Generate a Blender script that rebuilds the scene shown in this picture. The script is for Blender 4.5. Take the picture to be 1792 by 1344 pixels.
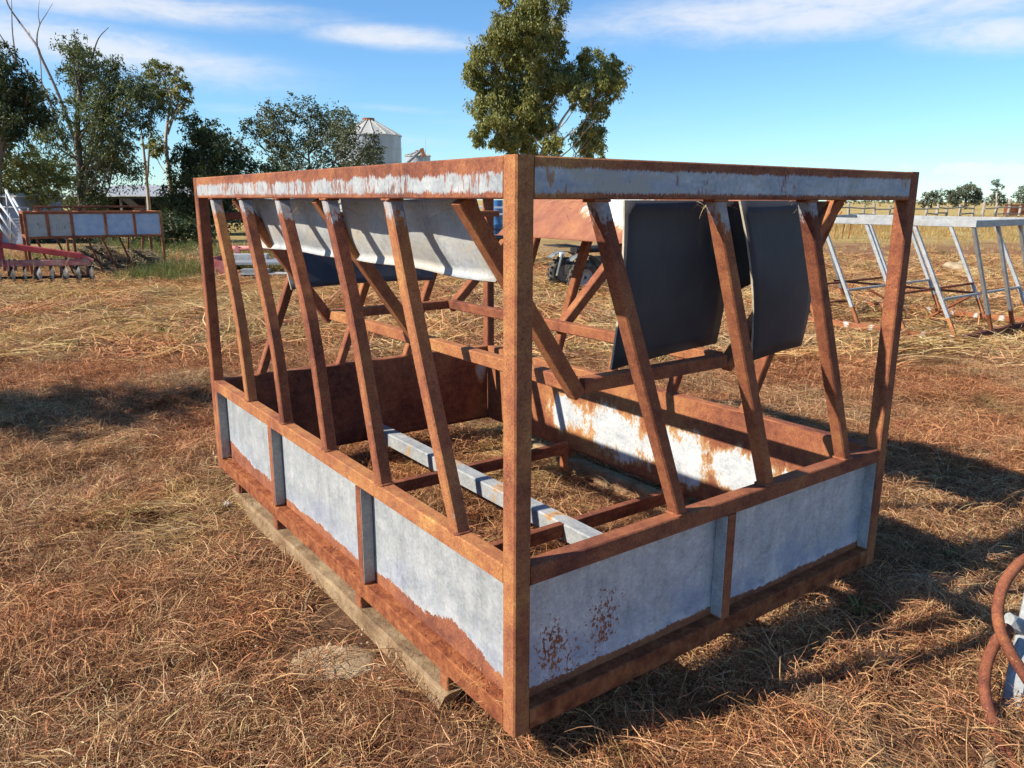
import bpy, bmesh, math, random
import numpy as np
from mathutils import Vector, Matrix, Euler, noise as mnoise

random.seed(11)
rng = np.random.default_rng(11)
scene = bpy.context.scene
for o in list(bpy.data.objects):
    bpy.data.objects.remove(o)
COL = scene.collection
R = math.radians

# ------------------------------------------------------------------ camera
PITCH, ROLL, FPX, CAMZ = 0.2329, 0.0031, 1363.1, 1.70
cam_d = bpy.data.cameras.new('camera')
cam_d.sensor_fit = 'HORIZONTAL'
cam_d.sensor_width = 36.0
cam_d.lens = 36.0 * FPX / 1792.0
cam_d.clip_start = 0.05
cam_d.clip_end = 3000
cam = bpy.data.objects.new('camera', cam_d)
COL.objects.link(cam)
cam.matrix_world = (Matrix.Translation((0, 0, CAMZ)) @ Euler((math.pi / 2 - PITCH, 0, 0)).to_matrix().to_4x4()
                    @ Matrix.Rotation(ROLL, 4, 'Z'))
scene.camera = cam

# ------------------------------------------------------------------ sun and sky
SUN_POS = Vector((-1.18, -0.418, 1.0)).normalized()
SUN_EL = math.asin(SUN_POS.z)
SUN_AZ = math.atan2(SUN_POS.x, SUN_POS.y)
sd = bpy.data.lights.new('sun', 'SUN')
sd.energy = 4.8
sd.angle = R(0.55)
sd.color = (1.0, 0.93, 0.82)
so = bpy.data.objects.new('sun', sd)
COL.objects.link(so)
so.rotation_euler = (-SUN_POS).to_track_quat('-Z', 'Y').to_euler()

scene.view_settings.view_transform = 'Standard'
scene.view_settings.look = 'None'
scene.view_settings.gamma = 1.0
scene.view_settings.exposure = 0.72
scene.view_settings.use_curve_mapping = False
cy = scene.cycles
cy.use_adaptive_sampling = True
cy.adaptive_threshold = 0.03
cy.max_bounces = 4
cy.diffuse_bounces = 3
cy.glossy_bounces = 2
cy.transmission_bounces = 3
cy.transparent_max_bounces = 4
cy.caustics_reflective = False
cy.caustics_refractive = False


class G:
    """small node-tree helper"""
    def __init__(s, nt):
        s.nt = nt

    def node(s, t, ins=None, **attrs):
        n = s.nt.nodes.new(t)
        for k, v in attrs.items():
            setattr(n, k, v)
        for k, v in (ins or {}).items():
            s.put(n.inputs[k], v)
        return n

    def put(s, sock, v):
        if isinstance(v, bpy.types.NodeSocket):
            s.nt.links.new(v, sock)
        elif v is not None:
            if sock.type == 'RGBA' and len(v) == 3:
                v = (*v, 1)
            sock.default_value = v

    def m(s, op, a, b=None, c=None, clamp=False):
        n = s.node('ShaderNodeMath', operation=op, use_clamp=clamp)
        for i, v in enumerate((a, b, c)):
            if v is not None:
                s.put(n.inputs[i], v)
        return n.outputs[0]

    def v(s, op, a, b=None):
        n = s.node('ShaderNodeVectorMath', operation=op)
        s.put(n.inputs[0], a)
        if b is not None:
            s.put(n.inputs[1], b)
        return n.outputs[0]

    def noise(s, vec, scale, detail=4, rough=0.6, dist=0.0):
        n = s.node('ShaderNodeTexNoise', {'Vector': vec, 'Scale': scale, 'Detail': detail, 'Roughness': rough, 'Distortion': dist})
        return n.outputs['Fac']

    def voro(s, vec, scale, out='Distance', feature='F1'):
        n = s.node('ShaderNodeTexVoronoi', {'Vector': vec, 'Scale': scale}, feature=feature)
        return n.outputs[out]

    def ramp(s, fac, stops, interp='LINEAR'):
        n = s.node('ShaderNodeValToRGB', {'Fac': fac})
        cr = n.color_ramp
        cr.interpolation = interp
        while len(cr.elements) < len(stops):
            cr.elements.new(0.5)
        for e, (p, c) in zip(cr.elements, stops):
            e.position = p
            if not hasattr(c, '__len__'):
                c = (c, c, c)
            e.color = (*c[:3], 1)
        return n.outputs['Color']

    def mix(s, fac, a, b, blend='MIX'):
        n = s.node('ShaderNodeMix', data_type='RGBA', blend_type=blend)
        s.put(n.inputs[0], fac)
        s.put(n.inputs[6], a)
        s.put(n.inputs[7], b)
        return n.outputs[2]

    def smooth(s, x, lo, hi):
        n = s.node('ShaderNodeMapRange', {0: x, 1: lo, 2: hi, 3: 0.0, 4: 1.0}, interpolation_type='SMOOTHSTEP')
        return n.outputs[0]

    def sep(s, vec):
        n = s.node('ShaderNodeSeparateXYZ', {0: vec})
        return n.outputs[0], n.outputs[1], n.outputs[2]

    def comb(s, x, y, z):
        n = s.node('ShaderNodeCombineXYZ', {0: x, 1: y, 2: z})
        return n.outputs[0]

    def bump(s, h, strength=0.3, dist=0.01, normal=None):
        n = s.node('ShaderNodeBump', {'Height': h, 'Strength': strength, 'Distance': dist})
        if normal is not None:
            s.put(n.inputs['Normal'], normal)
        return n.outputs[0]


def ray(px, py):
    a, b = px - 896, py - 672
    c, s = math.cos(-ROLL), math.sin(-ROLL)
    a, b = c * a - s * b, s * a + c * b
    c, s = math.cos(PITCH), math.sin(PITCH)
    X, up = a / FPX, -b / FPX
    return Vector((X, c + up * s, -s + up * c))


def at(px, py, Y):
    """world point seen at that spot of the photograph, Y metres ahead of the camera"""
    r = ray(px, py)
    return Vector((0, 0, CAMZ)) + r * (Y / r.y)


def ground_at(px, py, z=0.0):
    r = ray(px, py)
    return Vector((0, 0, CAMZ)) + r * ((z - CAMZ) / r.z)


# world
world = bpy.data.worlds.new('World')
scene.world = world
world.use_nodes = True
nt = world.node_tree
nt.nodes.clear()
g = G(nt)
sky = g.node('ShaderNodeTexSky', sky_type='NISHITA', sun_disc=False, sun_elevation=SUN_EL,
             sun_rotation=SUN_AZ, altitude=100, air_density=1.0, dust_density=0.0, ozone_density=3.0)
tc = g.node('ShaderNodeTexCoord').outputs['Generated']
dx, dy, dz = g.sep(tc)
az = g.m('ARCTAN2', dx, dy)
el = g.m('ARCSINE', dz)


def azel(px, py):
    r = ray(px, py).normalized()
    return math.atan2(r.x, r.y), math.asin(r.z)


ae = g.comb(az, el, 0.0)
wisp = g.noise(g.v('MULTIPLY', ae, (9.0, 42.0, 1)), 1.0, 7, 0.62, 0.6)
fine = g.noise(g.v('MULTIPLY', ae, (50.0, 95.0, 1)), 1.0, 5, 0.6, 0.4)
cuml = g.noise(g.v('MULTIPLY', ae, (55.0, 90.0, 1)), 1.0, 5, 0.55, 0.3)


def lobe(px, py, wx, wy, slope, amp):
    a0, e0 = azel(px, py)
    da = g.m('MULTIPLY', g.m('SUBTRACT', az, a0), FPX / wx)
    de = g.m('MULTIPLY', g.m('SUBTRACT', g.m('SUBTRACT', el, e0), g.m('MULTIPLY', g.m('SUBTRACT', az, a0), slope)), FPX / wy)
    q = g.m('ADD', g.m('MULTIPLY', da, da), g.m('MULTIPLY', de, de))
    return g.m('MULTIPLY', g.m('EXPONENT', g.m('MULTIPLY', q, -1.0)), amp)


# thin high cloud streaks: the same kind of streaks run on right round the sky
cirr = None
for L_ in ((150, 80, 340, 40, -0.10, .80), (220, 10, 340, 26, .0, .80), (690, 66, 150, 20, -.03, .95), (430, 192, 130, 12, -.03, .40),
           (690, 190, 120, 10, -.05, .40), (620, 236, 230, 14, -.08, .42), (900, 222, 170, 14, -.05, .38), (1480, 12, 480, 44, .02, .88),
           (1740, 58, 130, 30, -.05, .85), (1180, 215, 150, 10, 0, .25), (1750, 230, 60, 5, 0, .25), (1390, 275, 140, 8, 0, .25)):
    l = lobe(*L_)
    cirr = l if cirr is None else g.m('MAXIMUM', cirr, l)
band = g.m('MULTIPLY', g.smooth(g.noise(g.v('MULTIPLY', ae, (1.7, 9.0, 1)), 1.0, 4, .55, .3), .56, .80), .5)
elm = g.m('MULTIPLY', g.smooth(el, .30, .55), band)
cirr = g.m('MAXIMUM', cirr, elm)
cirr_f = g.m('MULTIPLY', cirr, g.m('ADD', g.m('MULTIPLY', wisp, 1.2), g.m('MULTIPLY', fine, .45)))
cirr_f = g.smooth(cirr_f, .12, .80)
cum = None
for L_ in ((1700, 297, 62, 13, 0, 1.0), (1760, 299, 75, 12, 0, 1.0), (1650, 300, 25, 8, 0, .8), (1585, 292, 16, 7, 0, .75), (1850, 297, 80, 13, 0, 1.0)):
    l = lobe(*L_)
    cum = l if cum is None else g.m('MAXIMUM', cum, l)
cum_f = g.smooth(g.m('ADD', cum, g.m('MULTIPLY', g.m('SUBTRACT', cuml, .5), 1.3)), .40, .85)
cum_f = g.m('MULTIPLY', cum_f, g.smooth(cum, .08, .25))
cloud_f = g.m('MAXIMUM', g.m('MULTIPLY', cirr_f, .80), g.m('MULTIPLY', cum_f, .82), clamp=True)
skyc = g.mix(1.0, sky.outputs[0], (.60, .84, 1.03), 'MULTIPLY')
bg1 = g.node('ShaderNodeBackground', {'Color': skyc, 'Strength': .103})
bg2 = g.node('ShaderNodeBackground', {'Color': (.93, .95, 1.0), 'Strength': .60})
mixs = g.node('ShaderNodeMixShader', {0: cloud_f, 1: bg1.outputs[0], 2: bg2.outputs[0]})
out = g.node('ShaderNodeOutputWorld', {'Surface': mixs.outputs[0]})
world.cycles.sampling_method = 'MANUAL'
world.cycles.sample_map_resolution = 256


# ------------------------------------------------------------------ materials
def new_mat(name, rough=0.8, spec=0.3):
    m = bpy.data.materials.new(name)
    m.use_nodes = True
    nt = m.node_tree
    b = nt.nodes['Principled BSDF']
    b.inputs['Roughness'].default_value = rough
    b.inputs['Specular IOR Level'].default_value = spec
    return m, G(nt), b


def obj_coord(g, rnd=True):
    c = g.node('ShaderNodeTexCoord').outputs['Object']
    if not rnd:
        return c, c
    r = g.node('ShaderNodeObjectInfo').outputs['Random']
    off = g.v('SCALE', g.comb(r, g.m('MULTIPLY', r, 7.3), g.m('MULTIPLY', r, 3.1)))
    off.node.inputs['Scale'].default_value = 40.0
    return c, g.v('ADD', c, off)


def rust_nodes(g, co, tone=0.0, streak=None):
    """returns colour, height of weathered rusty steel"""
    big = g.noise(co, 3.2, 5, .62, .4)
    mid = g.noise(co, 22, 5, .68)
    fin = g.noise(co, 170, 2, .6)
    broad = g.noise(co, .9, 3, .6, .5)
    run = g.noise(g.v('MULTIPLY', co, (2.5, 30, 30)), 1.0, 3, .6)
    f = g.m('ADD', g.m('MULTIPLY', big, .50), g.m('MULTIPLY', mid, .38))
    f = g.m('ADD', f, g.m('ADD', g.m('MULTIPLY', run, .10), g.m('MULTIPLY', g.m('SUBTRACT', broad, .42), .42)))
    pr = g.node('ShaderNodeObjectInfo').outputs['Random']
    f = g.m('ADD', f, g.m('MULTIPLY', g.m('SUBTRACT', pr, .5), .07))
    col = g.ramp(f, [(.29 - tone, (.070, .022, .015)), (.42 - tone, (.180, .058, .032)), (.53 - tone, (.290, .100, .046)),
                     (.66 - tone, (.40, .168, .062)), (.80 - tone, (.55, .31, .10))])
    spk = g.ramp(fin, [(.25, .55), (.5, 1.0), (.75, 1.28)])
    col = g.mix(1.0, col, spk, 'MULTIPLY')
    # fine yellow ochre and near-black flecks
    fl = g.smooth(g.noise(co, 75, 3, .6), .62, .72)
    col = g.mix(g.m('MULTIPLY', fl, .40), col, (.52, .28, .075))
    # purplish mill scale where the rust has not flaked yet
    ms = g.smooth(g.noise(g.v('ADD', co, (2.7, 9.1, 4.4)), 5.5, 6, .7, .3), .58, .66)
    col = g.mix(g.m('MULTIPLY', ms, .45), col, (.15, .058, .044))
    fd = g.smooth(g.noise(g.v('ADD', co, (5.1, 2.2, 8.8)), 48, 3, .65), .62, .74)
    col = g.mix(g.m('MULTIPLY', fd, .55), col, (.045, .022, .016))
    h = g.m('ADD', g.m('MULTIPLY', mid, .5), g.m('MULTIPLY', fin, .5))
    return col, h


def galv_nodes(g, co, bright=1.0, blue=0.0):
    sp = g.voro(co, 95, 'Color')
    spx, _, _ = g.sep(sp)
    n1 = g.noise(co, 9, 7, .68, .4)
    n2 = g.noise(co, 90, 4, .65)
    f = g.m('ADD', g.m('ADD', g.m('MULTIPLY', n1, .70), g.m('MULTIPLY', n2, .30)), g.m('MULTIPLY', spx, .12))
    b = bright
    col = g.ramp(f, [(.34, (.25 * b, .27 * b, .28 * b)), (.50, (.40 * b, .415 * b, .415 * b)), (.62, (.50 * b, .51 * b, .495 * b)), (.76, (.64 * b, .635 * b, .60 * b))])
    return col, n2


def mat_rust(name, tone=0.0, bump=.35):
    m, g, b = new_mat(name, .82, .22)
    c, co = obj_coord(g)
    col, h = rust_nodes(g, co, tone)
    g.put(b.inputs['Base Color'], col)
    g.put(b.inputs['Normal'], g.bump(h, bump, .006))
    return m


def mat_top_rail(name, h, lo, hi, rag, streak, sparse=0.0, bright=1.0, blue=0.0):
    """rusty box rail whose broad face keeps an irregular band of zinc between lo and hi (metres above its bottom)"""
    m, g, b = new_mat(name, .72, .3)
    c, co = obj_coord(g)
    rc, rh = rust_nodes(g, co)
    gc, gh = galv_nodes(g, co, bright)
    if blue:
        bl = g.smooth(g.noise(g.v('MULTIPLY', co, (1, 1, 4)), 3.0, 4, .6), .45, .62)
        gc = g.mix(g.m('MULTIPLY', bl, blue), gc, (.20, .245, .33))
        be = g.smooth(g.noise(g.v('ADD', g.v('MULTIPLY', co, (1, 1, 3)), (8, 3, 1)), 4.0, 4, .6), .50, .60)
        gc = g.mix(g.m('MULTIPLY', be, .8), gc, (.44, .40, .32))
    x, y, z = g.sep(c)
    z = g.m('ADD', z, h / 2)
    sx = g.v('MULTIPLY', co, streak)
    n1 = g.noise(sx, 1.0, 6, .7)
    n2 = g.noise(g.v('ADD', sx, (31, 7, 3)), 1.0, 6, .7)
    fine = g.noise(g.v('MULTIPLY', co, (260, 260, 60)), 1.0, 3, .6)
    up = g.m('ADD', hi, g.m('MULTIPLY', g.m('SUBTRACT', n1, .5), rag))
    dn = g.m('ADD', lo, g.m('MULTIPLY', g.m('SUBTRACT', n2, .5), rag * .35))
    jit = g.m('MULTIPLY', g.m('SUBTRACT', fine, .5), .03)
    k1 = g.smooth(g.m('ADD', g.m('SUBTRACT', up, z), jit), -.002, .004)
    k2 = g.smooth(g.m('ADD', g.m('SUBTRACT', z, dn), jit), -.002, .004)
    k = g.m('MULTIPLY', k1, k2)
    # rust coming through inside the zinc
    thr = g.smooth(g.m('ADD', g.m('MULTIPLY', g.noise(g.v('MULTIPLY', co, (45, 45, 12)), 1.0, 5, .72), .6), g.m('MULTIPLY', g.noise(g.v('MULTIPLY', co, (5, 5, 2)), 1.0, 3, .6), .4)), .555 - sparse, .61 - sparse)
    k = g.m('MULTIPLY', k, g.m('SUBTRACT', 1.0, g.m('MULTIPLY', thr, .85)))
    # only on the broad faces
    nrm = g.node('ShaderNodeTexCoord').outputs['Normal']
    nx, ny, nz = g.sep(nrm)
    k = g.m('MULTIPLY', k, g.smooth(g.m('ABSOLUTE', ny), .7, .95))
    col = g.mix(k, rc, gc)
    g.put(b.inputs['Base Color'], col)
    g.put(b.inputs['Roughness'], g.m('SUBTRACT', .84, g.m('MULTIPLY', k, .28)))
    g.put(b.inputs['Normal'], g.bump(g.m('ADD', g.m('MULTIPLY', rh, g.m('SUBTRACT', 1.0, k)), g.m('MULTIPLY', k, .55)), .35, .006))
    return m


def mat_panel(name, base, amp, freq, seed, bright=1.0, blue=0.0, spots=(), hump=None, peppery=0.0):
    """zinc sheet rusting up from its lower edge; object z = metres above the lower edge, x = along"""
    m, g, b = new_mat(name, .55, .35)
    c, co0 = obj_coord(g, False)
    co = g.v('ADD', c, (seed * 3.7, seed * 1.3, seed * 5.1))
    x, y, z = g.sep(c)
    rc, rh = rust_nodes(g, co)
    gc, gh = galv_nodes(g, co, bright)
    # run-off streaks down the sheet
    st = g.noise(g.v('MULTIPLY', co, (26, 26, 2.2)), 1.0, 5, .65)
    gc = g.mix(.55, gc, g.mix(1.0, gc, g.ramp(st, [(.3, .72), (.5, 1.0), (.7, 1.18)]), 'MULTIPLY'))
    if blue:
        bn = g.noise(co, 4.2, 5, .62, .5)
        hz = g.smooth(z, .34, .05)
        bl = g.smooth(g.m('ADD', g.m('MULTIPLY', bn, .8), g.m('MULTIPLY', hz, .28)), .50, .74)
        gc = g.mix(g.m('MULTIPLY', bl, blue), gc, (.22, .29, .47))
    n1 = g.noise(g.v('MULTIPLY', co, (freq, 1, .6)), 1.0, 2, .5)
    n2 = g.noise(co, 20, 8, .78)
    n4 = g.noise(g.v('MULTIPLY', co, (70, 70, 30)), 1.0, 4, .7)
    edge = g.m('ADD', g.m('ADD', base, g.m('MULTIPLY', g.m('SUBTRACT', n1, .5), amp)), g.m('MULTIPLY', g.m('SUBTRACT', n2, .5), amp * .9 + .02))
    edge = g.m('ADD', edge, g.m('MULTIPLY', g.m('SUBTRACT', n4, .5), .022))
    if hump:
        hx, hw, hh = hump
        q = g.m('MULTIPLY', g.m('SUBTRACT', x, hx), 1.0 / hw)
        edge = g.m('ADD', edge, g.m('MULTIPLY', g.m('EXPONENT', g.m('MULTIPLY', g.m('MULTIPLY', q, q), -1.0)), hh))
    k = g.smooth(g.m('SUBTRACT', edge, z), -.0015, .0025)
    # pale lime bloom just above the rust line
    bloom = g.m('MULTIPLY', g.smooth(g.m('SUBTRACT', g.m('ADD', edge, .10), z), .0, .12), g.smooth(g.noise(co, 13, 5, .7), .42, .62))
    gc = g.mix(g.m('MULTIPLY', bloom, .55), gc, (.70 * bright, .71 * bright, .69 * bright))
    mud = g.m('MULTIPLY', g.smooth(g.noise(co, 55, 4, .7), .60, .68), g.smooth(z, .20, .02))
    gc = g.mix(g.m('MULTIPLY', mud, .5), gc, (.30, .22, .14))
    scr = g.smooth(g.noise(g.v('MULTIPLY', g.v('ADD', co, (3.3, 0, 0)), (9, 9, 130)), 1.0, 2, .5), .70, .74)
    gc = g.mix(g.m('MULTIPLY', scr, .22), gc, (.22, .23, .24))
    for (sx, sz, sr, am) in spots:
        q = g.m('ADD', g.m('POWER', g.m('ABSOLUTE', g.m('MULTIPLY', g.m('SUBTRACT', x, sx), 1 / sr)), 2.0),
                g.m('POWER', g.m('ABSOLUTE', g.m('MULTIPLY', g.m('SUBTRACT', z, sz), .62 / sr)), 2.0))
        fall = g.m('EXPONENT', g.m('MULTIPLY', q, -1.0))
        sp = g.smooth(g.m('ADD', g.noise(g.v('MULTIPLY', co, (95, 95, 70)), 1.0, 4, .65), g.m('MULTIPLY', fall, am)), .74, .79)
        k = g.m('MAXIMUM', k, g.m('MULTIPLY', sp, g.smooth(fall, .15, .4)))
    if peppery:
        pp = g.smooth(g.noise(g.v('MULTIPLY', co, (140, 140, 60)), 1.0, 3, .6), .70 - peppery, .75 - peppery)
        k = g.m('MAXIMUM', k, g.m('MULTIPLY', pp, .8))
    col = g.mix(k, gc, rc)
    g.put(b.inputs['Base Color'], col)
    g.put(b.inputs['Roughness'], g.m('ADD', .50, g.m('MULTIPLY', k, .34)))
    g.put(b.inputs['Metallic'], g.m('MULTIPLY', g.m('SUBTRACT', 1.0, k), .12))
    wav = g.noise(co, 2.6, 2, .5)
    g.put(b.inputs['Normal'], g.bump(g.m('ADD', g.m('MULTIPLY', wav, 6.0), g.m('MULTIPLY', g.m('ADD', rh, k), .5)), .22, .006))
    return m


def mat_patchy(name, centers, lo, hi, bright=1.15, tone=0.02, streak=(1, 1, 1), pink=0.0, swap=False):
    """rusty sheet with ragged remains of zinc round some places: centers = (x, z, rx, rz)"""
    m, g, b = new_mat(name, .75, .25)
    c, co = obj_coord(g, False)
    rc, rh = rust_nodes(g, co, tone)
    if pink:
        pk = g.noise(g.v('MULTIPLY', co, streak), 5.0, 6, .7)
        rc = g.mix(pink, rc, g.ramp(pk, [(.3, (.22, .085, .06)), (.5, (.33, .15, .105)), (.66, (.42, .20, .10)), (.8, (.50, .27, .11))]))
    gc, gh = galv_nodes(g, co, bright)
    x, y, z = g.sep(c)
    if swap:
        x, z = y, g.m('MULTIPLY', x, -1.0)
    f = None
    for cx, cz, rx, rz in centers:
        q = g.m('ADD', g.m('POWER', g.m('ABSOLUTE', g.m('MULTIPLY', g.m('SUBTRACT', x, cx), 1 / rx)), 2.0),
                g.m('POWER', g.m('ABSOLUTE', g.m('MULTIPLY', g.m('SUBTRACT', z, cz), 1 / rz)), 2.0))
        e = g.m('EXPONENT', g.m('MULTIPLY', q, -1.0))
        f = e if f is None else g.m('MAXIMUM', f, e)
    n = g.noise(g.v('MULTIPLY', co, streak), 9.0, 8, .74, .2)
    n3 = g.noise(g.v('MULTIPLY', co, streak), 60.0, 4, .7)
    k = g.smooth(g.m('ADD', g.m('ADD', f, g.m('MULTIPLY', g.m('SUBTRACT', n, .5), 1.5)), g.m('MULTIPLY', g.m('SUBTRACT', n3, .5), .5)), lo, hi)
    # creamy yellow transition
    ye = g.smooth(g.m('ADD', f, g.m('MULTIPLY', g.m('SUBTRACT', n, .5), 1.5)), lo - .14, lo + .05)
    rc = g.mix(g.m('MULTIPLY', ye, .55), rc, (.55, .36, .14))
    col = g.mix(k, rc, gc)
    g.put(b.inputs['Base Color'], col)
    g.put(b.inputs['Roughness'], g.m('SUBTRACT', .85, g.m('MULTIPLY', k, .3)))
    wav = g.noise(co, 3.0, 2, .5)
    g.put(b.inputs['Normal'], g.bump(g.m('ADD', g.m('MULTIPLY', wav, 5.0), g.m('MULTIPLY', rh, .6)), .3, .006))
    return m


def mat_galv(name, bright=1.0, dusty=0.0, rough=.5, metal=.15, dirt=(.34, .27, .17)):
    m, g, b = new_mat(name, rough, .35)
    c, co = obj_coord(g)
    gc, gh = galv_nodes(g, co, bright)
    if dusty:
        d = g.noise(co, 6, 6, .65, .5)
        gc = g.mix(g.m('MULTIPLY', g.smooth(d, .38, .66), dusty), gc, dirt)
    g.put(b.inputs['Base Color'], gc)
    b.inputs['Metallic'].default_value = metal
    g.put(b.inputs['Normal'], g.bump(gh, .12, .004))
    return m


def mat_plain(name, stops, scale=8, rough=.7, spec=.3, bump=.15, bscale=60, stretch=(1, 1, 1), metal=0.0):
    """noise-broken solid colour: stops for the colour ramp"""
    m, g, b = new_mat(name, rough, spec)
    c, co = obj_coord(g)
    co = g.v('MULTIPLY', co, stretch)
    n = g.noise(co, scale, 7, .68, .3)
    g.put(b.inputs['Base Color'], g.ramp(n, stops))
    b.inputs['Metallic'].default_value = metal
    g.put(b.inputs['Normal'], g.bump(g.noise(co, bscale, 5, .6), bump, .01))
    return m


M = {}
M['rust'] = mat_rust('rusty_steel')
M['rust_dark'] = mat_rust('dark_rusty_steel', -.10)
M['rust_bright'] = mat_rust('ochre_rusty_steel', .04)
M['rust_post'] = mat_rust('yellow_ochre_rusty_steel', .055)
def mat_bar(name):
    m, g, b = new_mat(name, .82, .22)
    c, co = obj_coord(g)
    col, h = rust_nodes(g, co)
    gc, _ = galv_nodes(g, co, .8)
    x, y, z = g.sep(c)
    k = g.smooth(g.m('ADD', g.m('MULTIPLY', g.m('SUBTRACT', z, .98), 3.2), g.noise(g.v('MULTIPLY', co, (1, 1, .4)), 24, 5, .7)), .44, .52)
    k = g.m('MULTIPLY', k, g.smooth(z, .72, .90))
    sp = g.smooth(g.noise(g.v('MULTIPLY', co, (1, 1, .45)), 85, 3, .6), .68, .72)
    sp = g.m('MULTIPLY', sp, g.smooth(g.noise(co, 3.1, 3, .6), .50, .62))
    col = g.mix(g.m('MAXIMUM', g.m('MULTIPLY', k, .8), g.m('MULTIPLY', sp, .6)), col, gc)
    g.put(b.inputs['Base Color'], col)
    g.put(b.inputs['Normal'], g.bump(h, .35, .006))
    return m


M['bar'] = mat_bar('rusty_bar_with_zinc_remains')
M['weld'] = mat_rust('weld_metal', -.03, .8)
M['rail_left'] = mat_top_rail('rust_and_zinc_streaky', .108, .016, .068, .085, (13, 13, 2.5), .045, .80)
M['rail_near'] = mat_top_rail('rust_and_zinc_speckled', .108, .015, .080, .022, (8, 8, 8), -.01, 1.0, .4)
M['galv'] = mat_galv('galvanised_steel', .95)
M['galv_bright'] = mat_galv('bright_galvanised_steel', .80, .25, .5, .15)
M['galv_grey'] = mat_galv('grey_galvanised_steel', .62, .15)
M['galv_dusty'] = mat_galv('dusty_galvanised_sheet', 1.0, .40, .6, .05, (.44, .36, .24))
M['channel'] = mat_patchy('zinc_channel_rusting_on_top', [(x, .0, .30, .5) for x in (.3, .75, 1.2, 1.65, 2.1, 2.55, 2.9)], .50, .66, .72, .0, (.6, 1, 1))


def mat_deflector(name):
    m, g, b = new_mat(name, .62, .3)
    c, co = obj_coord(g)
    gc, gh = galv_nodes(g, co, .92)
    st = g.noise(g.v('MULTIPLY', co, (14, 2.5, 2.5)), 1.0, 6, .7, .3)
    d = g.smooth(st, .40, .66)
    gc = g.mix(g.m('MULTIPLY', d, .65), gc, (.52, .44, .31))
    st2 = g.smooth(g.noise(g.v('MULTIPLY', g.v('ADD', co, (9, 4, 2)), (22, 3, 3)), 1.0, 5, .65), .60, .72)
    gc = g.mix(g.m('MULTIPLY', st2, .45), gc, (.19, .19, .18))
    g.put(b.inputs['Base Color'], gc)
    g.put(b.inputs['Normal'], g.bump(g.noise(co, 3, 3, .5), .25, .02))
    return m


M['deflector'] = mat_deflector('streaked_zinc_sheet')


def mat_rubber(name):
    m, g, b = new_mat(name, .55, .3)
    c, co = obj_coord(g)
    sc = g.noise(g.v('MULTIPLY', co, (20, 20, 2.5)), 1.0, 7, .75, .4)
    s2 = g.smooth(g.noise(co, 5, 3, .5), .50, .75)
    k = g.m('MULTIPLY', g.smooth(sc, .50, .74), s2)
    h = g.smooth(g.noise(g.v('MULTIPLY', co, (3, 3, 160)), 1.0, 2, .6), .60, .80)
    col = g.mix(g.m('MULTIPLY', k, .7), g.ramp(g.noise(co, 2.2, 4, .6), [(.35, (.036, .037, .042)), (.7, (.070, .070, .076))]), (.17, .15, .12))
    col = g.mix(g.m('MULTIPLY', h, .07), col, (.12, .11, .1))
    dust = g.smooth(g.noise(co, 240, 2, .5), .72, .78)
    col = g.mix(g.m('MULTIPLY', dust, .12), col, (.25, .22, .18))
    g.put(b.inputs['Base Color'], col)
    g.put(b.inputs['Roughness'], g.m('ADD', .50, g.m('MULTIPLY', k, .3)))
    g.put(b.inputs['Normal'], g.bump(g.noise(co, 130, 4, .6), .08, .004))
    return m


M['rubber'] = mat_rubber('black_belting_rubber')
M['belt_edge'] = mat_plain('pale_belt_edge', [(.3, (.30, .25, .18)), (.7, (.55, .48, .36))], 30)
M['timber'] = mat_plain('dusty_weathered_timber', [(.28, (.11, .068, .038)), (.45, (.24, .155, .085)), (.60, (.34, .24, .14)), (.8, (.42, .28, .11))], 7, .9, .1, .8, 45, (1, 1, 1))
M['dirt'] = mat_plain('dry_dirt', [(.3, (.12, .075, .04)), (.5, (.25, .165, .09)), (.7, (.36, .26, .155))], 14, .95, .05, .7, 70)
M['rust_ledge'] = mat_plain('dirt_caked_rust', [(.28, (.090, .028, .017)), (.45, (.21, .066, .030)), (.60, (.32, .115, .045)), (.78, (.40, .20, .085))], 16, .92, .1, .8, 45)


# ------------------------------------------------------------------ mesh helpers
def link(name, me, mat=None, parent=None, loc=None, mw=None):
    o = bpy.data.objects.new(name, me)
    COL.objects.link(o)
    if mat is not None and me is not None and not me.materials:
        me.materials.append(mat)
    if parent is not None:
        o.parent = parent
    if mw is not None:
        o.matrix_local = mw
    elif loc is not None:
        o.location = loc
    return o


def thing(name, label, cat, loc=(0, 0, 0), rz=0.0, group=None):
    o = bpy.data.objects.new(name, None)
    COL.objects.link(o)
    o.empty_display_size = .2
    o.location = loc
    o.rotation_euler = (0, 0, rz)
    return tag(o, label, cat, group)


def tag(o, label=None, cat=None, group=None, kind=None):
    if label:
        o['label'] = label
    if cat:
        o['category'] = cat
    if group:
        o['group'] = group
    if kind:
        o['kind'] = kind
    return o


def mesh(name, vs, fs, smooth=False):
    me = bpy.data.meshes.new(name)
    me.from_pydata([tuple(v) for v in vs], [], [tuple(f) for f in fs])
    me.update()
    if smooth:
        me.polygons.foreach_set('use_smooth', [True] * len(me.polygons))
    return me


def fix_normals(me):
    bm = bmesh.new()
    bm.from_mesh(me)
    bmesh.ops.recalc_face_normals(bm, faces=bm.faces)
    bm.to_mesh(me)
    bm.free()
    return me


def rect(w, h, c=.004):
    a, b = w / 2, h / 2
    return [(-a + c, -b), (a - c, -b), (a, -b + c), (a, b - c), (a - c, b), (-a + c, b), (-a, b - c), (-a, -b + c)]


def circ(r, n=12):
    return [(r * math.cos(2 * math.pi * i / n), r * math.sin(2 * math.pi * i / n)) for i in range(n)]


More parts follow.
